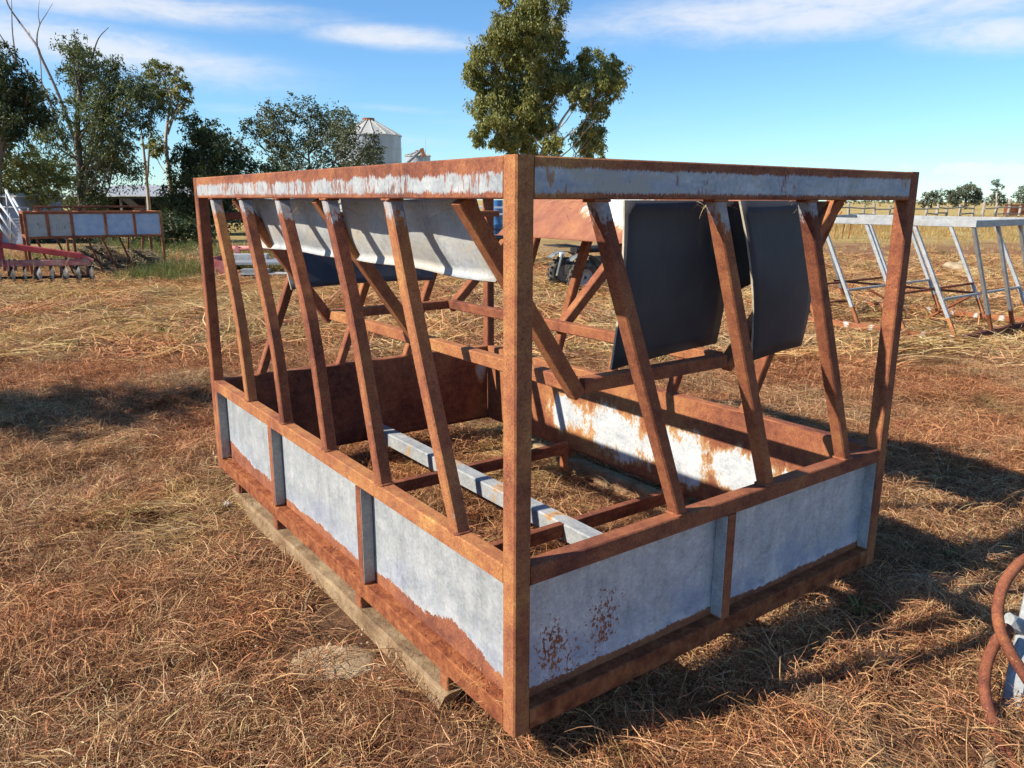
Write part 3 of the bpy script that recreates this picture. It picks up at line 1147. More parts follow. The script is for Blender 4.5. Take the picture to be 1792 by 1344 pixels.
M['litter'] = mat_strand('dead_grass_strands', [(.12, (.085, .036, .022)), (.32, (.24, .112, .060)), (.52, (.47, .255, .130)), (.72, (.68, .44, .235)), (.92, (.86, .68, .42))], .55, .60, pale=.45)
M['straw'] = mat_strand('dry_straw', [(.15, (.32, .19, .08)), (.4, (.54, .36, .15)), (.65, (.68, .50, .23)), (.92, (.82, .67, .40))], .40, .30, pale=.3)
M['greengrass'] = mat_strand('green_grass_blades', [(.15, (.05, .085, .022)), (.45, (.10, .155, .036)), (.7, (.18, .21, .06)), (.92, (.38, .33, .15))])
M['fieldgrass'] = mat_strand('yellow_field_grass', [(.15, (.30, .19, .07)), (.45, (.46, .32, .12)), (.7, (.60, .46, .20)), (.92, (.72, .61, .34))], .35, .3, pale=.4)
M['hay'] = mat_strand('loose_hay', [(.15, (.13, .10, .065)), (.45, (.25, .20, .135)), (.7, (.38, .32, .22)), (.92, (.52, .45, .32))])


def scatter(name, pts, scl, variants, label, tilt=.12):
    """one object of countless blades: geometry-node instances of the clump meshes on a cloud of points"""
    n = len(pts)
    me = bpy.data.meshes.new(name)
    me.from_pydata([tuple(p) for p in pts], [], [])
    a = me.attributes.new('scl', 'FLOAT', 'POINT')
    a.data.foreach_set('value', np.asarray(scl, dtype=np.float32))
    a = me.attributes.new('rot', 'FLOAT_VECTOR', 'POINT')
    rot = np.stack([rng.normal(0, tilt, n), rng.normal(0, tilt, n), rng.uniform(0, 6.283, n)], 1).astype(np.float32)
    a.data.foreach_set('vector', rot.ravel())
    a = me.attributes.new('idx', 'INT', 'POINT')
    a.data.foreach_set('value', rng.integers(0, len(variants), n).astype(np.int32))
    ob = link(name, me)
    cc = bpy.data.collections.new(name + '_clumps')
    for k, vm in enumerate(variants):
        cc.objects.link(bpy.data.objects.new('%s_clump_%d' % (name, k), vm))
    ng = bpy.data.node_groups.new(name + '_scatter', 'GeometryNodeTree')
    ng.interface.new_socket('Geometry', in_out='INPUT', socket_type='NodeSocketGeometry')
    ng.interface.new_socket('Geometry', in_out='OUTPUT', socket_type='NodeSocketGeometry')
    N = ng.nodes.new
    gi, go = N('NodeGroupInput'), N('NodeGroupOutput')
    ci = N('GeometryNodeCollectionInfo')
    ci.inputs['Collection'].default_value = cc
    ci.inputs['Separate Children'].default_value = True
    ci.inputs['Reset Children'].default_value = True
    ip = N('GeometryNodeInstanceOnPoints')
    ip.inputs['Pick Instance'].default_value = True
    def named(nm, ty):
        q = N('GeometryNodeInputNamedAttribute')
        q.data_type = ty
        q.inputs['Name'].default_value = nm
        return q.outputs['Attribute']
    e2r = N('FunctionNodeEulerToRotation')
    Lk = ng.links.new
    m2p = N('GeometryNodeMeshToPoints')
    Lk(gi.outputs[0], m2p.inputs[0])
    Lk(m2p.outputs[0], ip.inputs['Points'])
    Lk(ci.outputs[0], ip.inputs['Instance'])
    Lk(named('idx', 'INT'), ip.inputs['Instance Index'])
    Lk(named('rot', 'FLOAT_VECTOR'), e2r.inputs[0])
    Lk(e2r.outputs[0], ip.inputs['Rotation'])
    Lk(named('scl', 'FLOAT'), ip.inputs['Scale'])
    Lk(ip.outputs[0], go.inputs[0])
    md = ob.modifiers.new('scatter', 'NODES')
    md.node_group = ng
    return tag(ob, label, 'grass', kind='stuff')


def in_view(x, y, margin=.6):
    return y > .8 and abs(x) < y * .66 + margin


def spread(n, x0, x1, y0, y1, ok=lambda x, y: True):
    res = []
    while len(res) < n:
        x, y = random.uniform(x0, x1), random.uniform(y0, y1)
        if ok(x, y):
            res.append(Vector((x, y, gh(x, y))))
    return res


near_var = [clump_mesh('litter_clump', 600, .34, (.04, .20), (.0019, .0042), .90, M['litter'], .45) for k in range(7)]
def near_ok(x, y):
    c, q = math.cos(YAW), math.sin(YAW)
    v, u = c * (x - ORG.x) + q * (y - ORG.y), -q * (x - ORG.x) + c * (y - ORG.y)
    if .1 < u < 3.0 and (-.30 < v < .30 or 1.65 < v < 2.2):
        return random.random() < .07
    bare = mnoise.noise(Vector((x * .8 + 5, y * .8, 7.7))) + .5 * mnoise.noise(Vector((x * 2.1, y * 2.1, 2.7)))
    if math.hypot(x - 2.0, y - 3.05) < .38:
        bare += .6
    if bare > .38 and random.random() < .72:
        return False
    return in_view(x, y, 1.2)


pts = spread(1550, -6.5, 7.5, .9, 8.5, near_ok)
scatter('dead_grass', pts, rng.uniform(.75, 1.1, len(pts)), near_var, 'matted reddish brown dead grass covering the yard in the foreground')
mid_var = [clump_mesh('straw_clump', 150, .42, (.15, .45), (.006, .011), .70, M['litter'] if k < 3 else M['straw'], .4, 3) for k in range(6)]
pts = spread(3600, -16, 16, 8.0, 24, lambda x, y: in_view(x, y, 1.5))
scatter('straw_litter', pts, rng.uniform(.8, 1.5, len(pts)), mid_var, 'trampled straw coloured grass across the middle of the yard')

# straw heap and bleached straw patches
pts = [Vector((x, y, gh(x, y) + random.uniform(0, .05))) for x, y in
       [(random.gauss(-4.6, 1.1), random.gauss(14.2, .9)) for _ in range(120)] + [(random.gauss(-6.2, 1.0), random.gauss(9.6, .22)) for _ in range(40)] +
       [(fw(2.75, -.32, 0).x + random.gauss(0, .28), fw(2.75, -.32, 0).y + random.gauss(0, .3)) for _ in range(9)] + [(fw(2.5, 1.55, 0).x + random.gauss(0, .30), fw(2.5, 1.55, 0).y + random.gauss(0, .25)) for _ in range(26)]]
scatter('pale_straw', pts, [random.uniform(.7, 1.1) * (1 if p.y > 8 else .62) for p in pts], [clump_mesh('pale_straw_clump', 190, .40, (.15, .42), (.0035, .007), .93, M['straw'], .7, 3) for k in range(3)],
        'bleached loose straw lying in heaps behind the feeder', .12)

# rank green grass by the old machinery on the left
gv = [tuft_mesh('green_tuft', 60, .16, .55, .012, M['greengrass'], .7) for k in range(4)] + [tuft_mesh('seeding_tuft', 40, .16, .6, .008, M['straw'], .6)]
pts = []
for _ in range(700):
    x = random.uniform(-13.5, -4.6)
    y = random.uniform(15.9, 27.0)
    if x > -8.3 or y > 18:  # not over the plough
        pts.append(Vector((x, y, gh(x, y))))
for _ in range(200):
    x, y = random.gauss(-7.1, .55), random.gauss(16.9, .5)
    pts.append(Vector((x, y, gh(x, y))))
sc_ = [random.uniform(.45, 1.0) * (.75 if p.y < 16.6 else 1.0) for p in pts]
scatter('green_grass', pts, sc_, gv, 'rank green grass growing round the overturned feeder at the left', .1)
# standing dry grass of the paddock at the right
fv = [tuft_mesh('field_tuft', 34, .35, .50, .020, M['fieldgrass'], .6, 3) for k in range(4)]
pts = spread(3200, 3, 60, 26, 78, lambda x, y: in_view(x, y, 2) and x > y * .25)
pts = [p for p in pts if random.random() < min(1.0, .12 + (p.y - 26) / 26)]
scatter('field_grass', pts, [random.uniform(.6, 1.2) * min(1.0, .30 + (p.y - 26) / 34) for p in pts], fv, 'standing yellow dry grass in the paddock at the right', .1)
fv2 = [tuft_mesh('dry_tuft', 40, .2, .35, .012, M['straw'], .7, 3) for k in range(4)]
pts = spread(420, -14, 20, 12, 30, lambda x, y: in_view(x, y, 1))
scatter('dry_tufts', pts, rng.uniform(.3, .8, len(pts)), fv2, 'scattered low dry grass tufts in the yard', .15)
# low broad-leaved green weeds
wv = [tuft_mesh('weed_rosette', 18, .05, .16, .045, M['greengrass'], 1.1, 3) for k in range(3)]
pts = [ground_at(px, py) for px, py in ((1650, 446), (1655, 450), (1683, 458), (1690, 461), (1596, 455), (1480, 480), (1497, 478), (600, 430), (1160, 640), (300, 590), (95, 615), (120, 612), (280, 590), (1010, 905), (1680, 985), (1660, 980), (1565, 1090), (1585, 1095), (1500, 1080))]
scatter('green_weeds', [p + Vector((0, 0, .01)) for p in pts for _ in (0, 1)], [random.uniform(.5, 1.2) * (.45 if p.y < 8 else 1) for p in pts for _ in (0, 1)], wv, 'small green weeds sprouting among the dead grass', .2)

# hay caught on the feeder
def hay_bits(spots, n, label):
    vs, fs, tint = [], [], []
    for c, r in spots:
        for _ in range(n):
            d = Vector((random.gauss(0, 1), random.gauss(0, 1), random.gauss(0, .5))).normalized()
            v, f = strand_raw(c + Vector((random.gauss(0, r), random.gauss(0, r), random.gauss(0, r * .4))), d, random.uniform(.02, .075), .0016, .006, random.gauss(0, .6), random.uniform(-.03, .005), 3)
            b = len(vs)
            vs += v
            fs += [tuple(i + b for i in q) for q in f]
            tint += [random.random()] * len(v)
    me = mesh('hay_scraps', vs, fs)
    me.attributes.new('tint', 'FLOAT', 'POINT').data.foreach_set('value', tint)
    return tag(link('hay_scraps', me, M['straw']), label, 'hay', kind='stuff')


hay_bits([(fw(u, v, z), .03) for u, v, z in ((2.25, .09, 1.68), (1.75, .10, 1.68), (1.62, .10, 1.67), (1.28, .10, 1.67), (1.20, .11, 1.66), (.78, .10, 1.68), (.45, .09, 1.68),
          (2.42, .20, 1.47), (1.40, .20, 1.47), (1.30, .20, 1.47), (.05, .29, 1.69), (.05, .79, 1.69), (.05, 1.28, 1.69), (.20, .03, .205), (.27, .03, .205), (.16, .03, .205), (2.88, .03, .21), (2.85, .03, .21), (1.35, .03, .205))], 16,
         'wisps of hay caught under the top rail of the rusty feeder')

# bare dusty patch and sticks beside the feeder
def mound(name, c, rx, ry, h, mat, label, cat, seed=0, n=18, kind=None, rz=0, bump_=.6):
    vs, fs = [], []
    for j in range(n + 1):
        for i in range(n + 1):
            x, y = (i / n * 2 - 1), (j / n * 2 - 1)
            r = math.hypot(x, y)
            k = max(0, 1 - r * r)
            z = h * k * (1 + bump_ * mnoise.noise(Vector((x * 3 + seed, y * 3, seed)))) + .25 * h * k * mnoise.noise(Vector((x * 9, y * 9, seed)))
            xx, yy = x * rx, y * ry
            c_, s_ = math.cos(rz), math.sin(rz)
            vs.append((xx * c_ - yy * s_, xx * s_ + yy * c_, z - .02 * (k <= 0)))
    fs = [(j * (n + 1) + i, j * (n + 1) + i + 1, (j + 1) * (n + 1) + i + 1, (j + 1) * (n + 1) + i) for j in range(n) for i in range(n)]
    o = link(name, mesh(name, vs, fs, True), mat, None, c)
    return tag(o, label, cat, None, kind)


M['dust'] = mat_plain('pale_dust', [(.3, (.24, .17, .10)), (.5, (.38, .29, .18)), (.7, (.50, .41, .28))], 9, .95, .05, .9, 30)
mound('dirt_patch', ground_at(582, 1158), .17, .12, .020, M['dust'], 'small pale dusty dirt mound in the grass before the wooden runner', 'dirt', 1)
mound('dirt_patch', ground_at(1655, 1030), .28, .16, .03, M['dust'], 'bare dusty dirt patch beside the rusty pipe hoops', 'dirt', 2)
mound('dirt_patch', ground_at(1672, 480), .55, .4, .28, M['dust'], 'low earth mound behind the galvanised feeder', 'dirt', 3)


parts = []
for cx_, cy_, n_, r_ in ((582, 1158, 60, .16), (1655, 1030, 90, .30), (1600, 1110, 40, .25), (300, 1100, 30, .5), (1450, 1250, 30, .5), (150, 900, 40, .7)):
    q0 = ground_at(cx_, cy_)
    for _ in range(n_):
        x, y = q0.x + random.gauss(0, r_ * .5), q0.y + random.gauss(0, r_ * .5)
        parts.append(blob_raw((x, y, gh(x, y) + .012), random.uniform(.003, .013) * random.uniform(.5, 1), .65))
vs, fs = join_raw(parts)
tag(link('dirt_clods', mesh('dirt_clods', vs, fs), M['dust']), 'small dry clods of earth strewn over the bare patches of the yard', 'dirt', kind='stuff')


def stick(px0, px1, r, label, z0=.01, z1=.05):
    a, b = ground_at(*px0), ground_at(*px1)
    a.z, b.z = gh(a.x, a.y) + z0, gh(b.x, b.y) + z1
    pts_ = [a.lerp(b, t) + Vector((random.gauss(0, .01), random.gauss(0, .01), random.gauss(0, .006))) for t in (0, .3, .6, 1)]
    o = sweep('stick', smooth_path(pts_, 3), circ(r, 6), M['timber'])
    return tag(o, label, 'stick')


stick((530, 1078), (548, 1052), .006, 'short broken stick in the grass left of the wooden runner')
tag(link('stone', mesh('stone', *blob_raw((0, 0, .02), .035, .7)), M['galv_grey'], None, ground_at(401, 888)), 'small dark grey stone at the far end of the wooden runner', 'stone')


M['stalk'] = mat_plain('dry_stalk', [(.3, (.22, .14, .07)), (.7, (.42, .30, .15))], 20)


def stalk(px, py, h, lean, label):
    a = ground_at(px, py)
    top = a + Vector((lean, .05, h))
    path = smooth_path([a, a.lerp(top, .5) + Vector((random.gauss(0, .03), 0, 0)), top], 4)
    o = thing('dry_stalk', label, 'weed', a)
    pr = [p - a for p in path]
    sweep('stem', pr, circ(.008, 6), M['stalk'], o, (0, 1, 0), [1 - .7 * i / (len(pr) - 1) for i in range(len(pr))])
    for k in range(4):
        t = random.uniform(.45, .95)
        q = pr[int(t * (len(pr) - 1))]
        sweep('twig', [q, q + Vector((random.uniform(-.16, .16), random.uniform(-.1, .1), random.uniform(.06, .2))) * .55], circ(.003, 5), M['stalk'], o, (0, 1, 0))
    return o


stalk(98, 528, .85, .32, 'tall pale dry stalk standing before the disc plough')
stalk(58, 505, .45, .05, 'short dry stalk left of the tall one before the disc plough')
stalk(282, 566, .45, -.22, 'leaning dry stalk in the straw left of the rusty feeder')
stalk(238, 680, .28, .03, 'thin dark stalk at the edge of the tree shadow')

# ------------------------------------------------------------------ galvanised feeder at the right
def galv_feeder():
    c0 = ground_at(1678, 612)
    c0.z = .03
    c1 = ground_at(1440, 578)
    d = (c1 - c0)
    yaw = math.atan2(-d.x, d.y)
    t = thing('galvanised_feeder', 'galvanised steel feed rack with slanted tubes and rusty feet at the right', 'feed rack', c0, yaw)
    L_, W_, H = 2.75, 2.35, 1.375
    zr = .085
    m_top, m_foot = M['galv_bright'], M['rust_bright']
    M['foot_rail'] = mat_patchy('rusted_foot_rail', [(x, 0, .06, 1) for x in np.arange(.1, 3, .33)], .75, .95, 1.1, .04)
    for a, b in (((0, .035), (L_, .035)), ((0, W_ - .035), (L_, W_ - .035))):
        beam('top_rail', (a[1], a[0], H + .039), (b[1], b[0], H + .039), .065, .078, m_top, t)
    for u in (.035, L_ - .035):
        beam('top_rail', (.0685, u, H + .0385), (W_ - .0685, u, H + .0385), .065, .077, m_top, t)
    for v in (.03, W_ - .03):
        beam('foot_rail', (v, 0, zr), (v, L_, zr), .06, .07, M['foot_rail'], t)
    for u in (.03, L_ - .03):
        beam('foot_rail', (.0605, u, zr), (W_ - .0605, u, zr), .06, .068, M['rust_dark'], t)
    def slat(p_top, p_bot, up):
        q = p_bot.lerp(p_top, .16)
        s = beam('slat', q, p_top, .042, .042, m_top, t, up)
        beam('slat_foot', p_bot, q, .0425, .0425, m_foot, s, up)
        s.children[0].matrix_parent_inverse = s.matrix_basis.inverted()
    for v in (.035, W_ - .035):
        for u in (.08, .68, 1.28, 1.88):
            slat(Vector((v, u + .62, H)), Vector((v, u, zr + .035)), (1, 0, 0))
    for u in (.035, L_ - .035):
        for v in (.0, .66, 1.32):
            slat(Vector((v + .035, u, H)), Vector((v + .92, u, zr + .035)), (0, 1, 0))
    for u, z, mm in ((.27, .53, M['galv_bright']), (.87, .53, M['rust']), (1.47, .53, M['galv_bright']), (2.07, .53, M['rust_dark'])):
        beam('cross_rod', (.035, u, z), (W_ - .035, u, z), .03, .03, mm, t)
    beam('brace', (1.0, .35, .50), (1.5, 1.1, .06), .03, .03, M['rust'], t)
    beam('brace', (.9, 1.7, .50), (1.5, 1.2, .06), .03, .03, M['rust'], t)
    beam('cradle_pipe', (1.15, .3, .52), (1.15, 2.3, .52), .03, .03, M['rust_dark'], t)


galv_feeder()

# ------------------------------------------------------------------ overturned feeder at the left
M['panel_blue'] = mat_plain('blue_white_sheet', [(.3, (.26, .36, .50)), (.5, (.38, .47, .58)), (.72, (.52, .58, .62))], 6, .5, .3, .1)


def mat_scrawl():
    m, g, b = new_mat('faded_lettered_sheet', .6, .3)
    c, co = obj_coord(g)
    gc, gh_ = galv_nodes(g, co, 1.0)
    x, y, z = g.sep(c)
    n = g.noise(g.v('MULTIPLY', co, (26, 1, 7)), 1.0, 3, .6)
    k = g.m('MULTIPLY', g.smooth(n, .57, .63), g.m('MULTIPLY', g.smooth(z, .10, .14), g.smooth(z, .30, .26)))
    g.put(b.inputs['Base Color'], g.mix(g.m('MULTIPLY', k, .6), g.mix(.35, gc, (.36, .33, .22)), (.12, .12, .10)))
    return m


M['scrawl'] = mat_scrawl()


def old_feeder():
    c0, c1 = ground_at(58, 492), ground_at(291, 481)
    d = c1 - c0
    yaw = math.atan2(d.y, d.x)
    t = thing('overturned_feeder', 'rusty old feeder lying upside down with pale blue panels behind the disc plough', 'hay feeder', c0, yaw)
    L_, W_, H = d.length, 1.5, 1.42
    zp0, zp1 = .92, 1.37
    for v in (0, W_):
        beam('rail', (0, v, H - .025), (L_, v, H - .025), .05, .05, M['rust'], t)
        beam('rail', (0, v, zp0 - .03), (L_, v, zp0 - .03), .05, .05, M['rust'], t)
        beam('rail', (0, v, .04), (L_, v, .04), .05, .06, M['rust_dark'], t)
    for u in (0, L_):
        beam('end_rail', (u, .03, H - .026), (u, W_ - .03, H - .026), .05, .05, M['rust'], t)
        beam('end_rail', (u, .03, zp0 - .031), (u, W_ - .03, zp0 - .031), .05, .05, M['rust'], t)
        for v in (0, W_):
            beam('post', (u, v, 0), (u, v, H + .002), .055, .055, M['rust'], t, up=(0, 1, 0))
    fr = (.155, .325, .57, .79)
    for f_ in fr:
        for v in (0, W_):
            beam('upright', (L_ * f_, v, (zp0 if abs(f_ - .325) > .01 else .05)), (L_ * f_, v, H - .05), .05, .05, M['rust'], t, up=(0, 1, 0))
    ed = (0,) + fr + (1,)
    for k, (a, b) in enumerate(zip(ed, ed[1:])):
        p_ = flat_panel('panel', (L_ * a + .03, .0, 0), (1, 0, 0), (0, 1, 0), L_ * (b - a) - .06, M['scrawl'] if k < 2 else M['panel_blue'], zp0, zp1, .004, t)
        flat_panel('panel', (L_ * a + .03, W_, 0), (1, 0, 0), (0, 1, 0), L_ * (b - a) - .06, M['rust_dark'], zp0, zp1, .004, t)
    for f_ in (.06, .20, .42, .53, .66):
        beam('slant_bar', (L_ * f_, 0, zp0 - .05), (L_ * (f_ + .10), 0, .06), .04, .04, M['rust_dark'], t, up=(0, 1, 0))
    for f_ in (.78, .90):
        beam('slant_bar', (L_ * (f_ + .04), W_, zp0 - .05), (L_ * f_, W_, .06), .04, .04, M['rust_dark'], t, up=(0, 1, 0))
    # the skid that now points at the sky
    for v in (.35, W_ - .35):
        beam('runner', (.22, v, H + .09), (L_ - .25, v, H + .09), .05, .035, M['rust_dark'], t)
        for f_ in (.10, .40, .88):
            beam('runner_stub', (L_ * f_, v, H), (L_ * f_ + .05, v, H + .075), .05, .04, M['rust'], t, up=(0, 1, 0))
    for v in (.35, W_ - .35):
        pass
    beam('end_rail', (L_ * .4, .03, H - .03), (L_ * .4, W_ - .03, H - .03), .05, .045, M['rust'], t)
    beam('end_rail', (L_ * .10, .03, H - .03), (L_ * .10, W_ - .03, H - .03), .05, .045, M['rust'], t)
    beam('end_rail', (L_ * .88, .03, H - .03), (L_ * .88, W_ - .03, H - .03), .05, .045, M['rust'], t)
    # mouldy hay inside
    def bale(cx, cy_, rx, ry, h, label):
        c = c0 + Matrix.Rotation(yaw, 3, 'Z') @ Vector((cx, cy_, 0))
        m_ = mound('hay_heap', c, rx, ry, h * .9, M['hay_base'], label, 'hay', cx, bump_=.12)
        vs, fs, tint = [], [], []
        for _ in range(2600):
            a, r = random.uniform(0, 6.28), math.sqrt(random.random()) * .95
            x, y = r * math.cos(a), r * math.sin(a)
            z = h * (1 - r * r)
            v, f = strand_raw((x * rx, y * ry, z + random.uniform(-.02, .04)), (random.gauss(0, 1), random.gauss(0, 1), random.gauss(0, .4)), random.uniform(.07, .20), .014, .02, random.gauss(0, .5), -.06, 3)
            b = len(vs)
            vs += v
            fs += [tuple(i + b for i in q) for q in f]
            tint += [random.random()] * len(v)
        me = mesh('loose_strands', vs, fs)
        me.attributes.new('tint', 'FLOAT', 'POINT').data.foreach_set('value', tint)
        tag(link('loose_strands', me, M['hay'], m_), kind='stuff')
    bale(1.35, .70, .70, .55, .66, 'tall heap of grey mouldy hay inside the overturned feeder')
    bale(2.20, .75, .60, .5, .50, 'lower right heap of grey mouldy hay inside the overturned feeder')


M['hay_base'] = mat_plain('mouldy_hay', [(.3, (.07, .05, .035)), (.5, (.16, .12, .08)), (.7, (.27, .22, .15))], 18, .95, .05, 1.0, 60, (1, 1, 3))
old_feeder()

# ------------------------------------------------------------------ red disc plough
M['red'] = mat_plain('faded_red_paint', [(.25, (.20, .022, .022)), (.45, (.34, .032, .035)), (.65, (.40, .06, .06)), (.82, (.42, .16, .13))], 5, .5, .4, .1)
M['red_dusty'] = mat_plain('dusty_red_paint', [(.28, (.30, .06, .055)), (.48, (.38, .15, .13)), (.65, (.42, .27, .21)), (.82, (.46, .36, .27))], 6, .65, .3, .2)
M['pinkred'] = mat_plain('sun_faded_red_paint', [(.28, (.42, .06, .06)), (.48, (.52, .16, .14)), (.68, (.56, .27, .22)), (.85, (.50, .38, .28))], 5, .6, .3, .15)
M['disc'] = mat_plain('worn_disc_steel', [(.30, (.015, .014, .014)), (.50, (.04, .036, .033)), (.62, (.13, .12, .11)), (.76, (.40, .39, .37))], 4, .5, .4, .1, 60, (1, 1, 1), .1)
M['blackmetal'] = mat_plain('black_grimy_metal', [(.3, (.012, .012, .012)), (.6, (.035, .03, .026)), (.8, (.08, .07, .055))], 9, .6, .4, .2)
M['white'] = mat_plain('white_paint', [(.3, (.60, .61, .60)), (.6, (.74, .75, .74)), (.8, (.80, .80, .78))], 6, .5, .4, .05)


def disc_plough():
    c0 = ground_at(165, 500)
    c1 = ground_at(-60, 505)
    d = c1 - c0
    yaw = math.atan2(d.y, d.x)
    t = thing('disc_plough', 'red disc plough with a row of worn steel discs at the left edge', 'disc plough', c0, yaw)
    s = 15.7 / FPX          # metres per photo pixel out there
    X = lambda px: (165 - px) * s
    Z = lambda py: CAMZ - (py - 350.5) * s
    b = beam('beam', (X(163), 0, Z(457)), (X(-45), 0, Z(459)), .12, .12, M['red_dusty'], t, c=.012)
    for px in (80, 102, 124, 147, 12, -12):
        beam('clamp', (X(px), -.066, Z(449.5)), (X(px), -.066, Z(464)), .03, .012, M['blackmetal'], b, up=(0, 1, 0))
        b.children[-1].matrix_parent_inverse = b.matrix_basis.inverted()
    beam('draw_arm', (X(33), .02, Z(427)), (X(152), .02, Z(447)), .10, .11, M['red'], t, c=.01)
    # pointed nose joining arm and beam
    v, f = sweep_raw([(X(146), .02, Z(445)), (X(158), .0, Z(449.5)), (X(168), .0, Z(455))], rect(.10, .05, .008))
    link('nose_plate', mesh('nose_plate', v, f), M['pinkred'], t)
    # mast: box head, side cheek
    vs, fs = box_raw(X(32), X(-40), -.12, .12, Z(418), Z(407.5))
    link('mast_head', mesh('mast_head', vs, fs), M['red'], t)
    beam('mast_cheek', (X(27), -.05, Z(452)), (X(27), -.05, Z(418)), .10, .10, M['red'], t, up=(0, 1, 0), c=.01)
    vs, fs = box_raw(X(20), X(0), .0, .02, Z(452), Z(418))
    link('mast_plate', mesh('mast_plate', vs, fs), M['red'], t)
    beam('mast_cheek', (X(-14), -.05, Z(452)), (X(-14), -.05, Z(418)), .10, .10, M['red'], t, up=(0, 1, 0), c=.01)
    # small white maker's plate on the mast head
    for x0, x1, z0, z1 in ((17.5, 10, 414, 412), (28, 25.8, 415, 410), (25.3, 23.4, 416, 409.6), (22.9, 21, 415, 410.4), (20.6, 19, 414.5, 411)):
        vs, fs = box_raw(X(x0), X(x1), -.1245, -.1215, Z(z0), Z(z1))
        link('white_decal', mesh('white_decal', vs, fs), M['white'], t)
    for k, px in enumerate((32, 40, 48)):
        beam('hanger_plate', (X(px), .0, Z(470)), (X(px), .0, Z(451)), .02, .15, M['red_dusty'], t, up=(0, 1, 0))
    ax = beam('gang_axle', (X(168), .05, .19), (X(-40), .05, .19), .05, .05, M['blackmetal'], t)
    dx0 = [160, 139, 119, 99, 79, 59, 40, 18, -3, -24]
    prof = [(0.02, .0), (.07, .008), (.135, .026), (.200, .060), (.203, .063), (.199, .067), (.133, .032), (.07, .014), (.02, .006)]
    vs, fs = lathe_raw(prof, 28, 'x')
    dm = mesh('disc', vs, fs, True)
    dm.materials.append(M['disc'])
    for k, px in enumerate(dx0):
        if k % 2 == 0:      # scraper blade beside every second disc
            beam('scraper', (X(px) + .05, -.06, .16), (X(px) + .03, -.02, Z(464)), .05, .008, M['red_dusty'], t, up=(0, 1, 0))
        sh = beam('shank', (X(px) - .06, .10, .21), (X(px) - .02, .0, Z(464)), .045, .02, M['blackmetal'], t, up=(0, 1, 0))
        dd = link('disc', dm, None, t)
        dd.location = (X(px), .05, .190)
        dd.rotation_euler = (0, 0, R(180 + 17 + (k * 7 % 5) * 3))
    return t


disc_plough()


# ------------------------------------------------------------------ red slasher deck behind the feeder's left side
def slasher():
    c0 = ground_at(374, 492)
    t = thing('red_slasher', 'low faded red slasher deck with roller standing in straw behind the rusty feeder', 'farm machine', c0, .12)
    s = 16.6 / FPX
    X = lambda px: (px - 374) * s
    Z = lambda py: CAMZ - (py - 350) * s
    m_ = M['pinkred']
    # side wall, drawn as a folded plate with a sloping front
    def plate(name, pts, y0, y1, mat):
        n = len(pts)
        vs = [(a, y0, b) for a, b in pts] + [(a, y1, b) for a, b in pts]
        fs = [tuple(range(n)), tuple(range(2 * n - 1, n - 1, -1))] + [(i, i + n, (i + 1) % n + n, (i + 1) % n) for i in range(n)]
        return link(name, fix_normals(mesh(name, vs, fs)), mat, t)
    plate('side_wall', [(X(374), Z(487)), (X(424), Z(489)), (X(424), Z(478)), (X(396), Z(457)), (X(374), Z(450))], -.02, .0, m_)
    plate('side_wall', [(X(374), Z(487)), (X(374), Z(450)), (X(372), Z(450)), (X(372), Z(487))], -.02, 1.3, M['red'])
    vs, fs = box_raw(X(375), X(520), .0, 1.3, Z(462), Z(458))
    link('deck', mesh('deck', vs, fs), M['galv_grey'], t)
    vs, fs = box_raw(X(376), X(452), .9, 1.2, Z(457.5), Z(449))
    link('deck_box', mesh('deck_box', vs, fs), M['galv_dusty'], t)
    tube('roller', (X(385), 1.35, Z(440)), (X(476), 1.35, Z(440)), .055, m_, t)
    plate('roller_bracket', [(X(385), Z(458)), (X(392), Z(434)), (X(396), Z(434)), (X(400), Z(458))], 1.28, 1.30, m_)
    plate('roller_bracket', [(X(462), Z(460)), (X(464), Z(438)), (X(474), Z(438)), (X(476), Z(460))], 1.22, 1.30, m_)
    # dusty rubber skirted front slab
    vs, fs = box_raw(X(424), X(520), -.35, .25, Z(482), Z(475))
    link('front_slab', mesh('front_slab', vs, fs), M['galv_dusty'], t)
    for k in range(16):
        x = X(425 + k * 6)
        vs, fs = box_raw(x, x + .06, -.36, -.352, Z(491) + random.uniform(-.01, .02), Z(476.5))
        link('skirt_strip', mesh('skirt_strip', vs, fs), M['blackmetal'], t)
    vs, fs = box_raw(X(426), X(470), -.30, .05, Z(474.8), Z(468))
    link('weight_block', mesh('weight_block', vs, fs), M['galv_grey'], t)


slasher()


# ------------------------------------------------------------------ quad bike
M['tyre'] = mat_plain('dusty_tyre', [(.3, (.03, .028, .025)), (.5, (.085, .075, .06)), (.7, (.17, .145, .11))], 12, .9, .1, .3)
M['plastic_grey'] = mat_plain('dusty_grey_plastic', [(.3, (.10, .11, .11)), (.6, (.20, .21, .20)), (.8, (.30, .29, .25))], 8, .6, .3, .1)


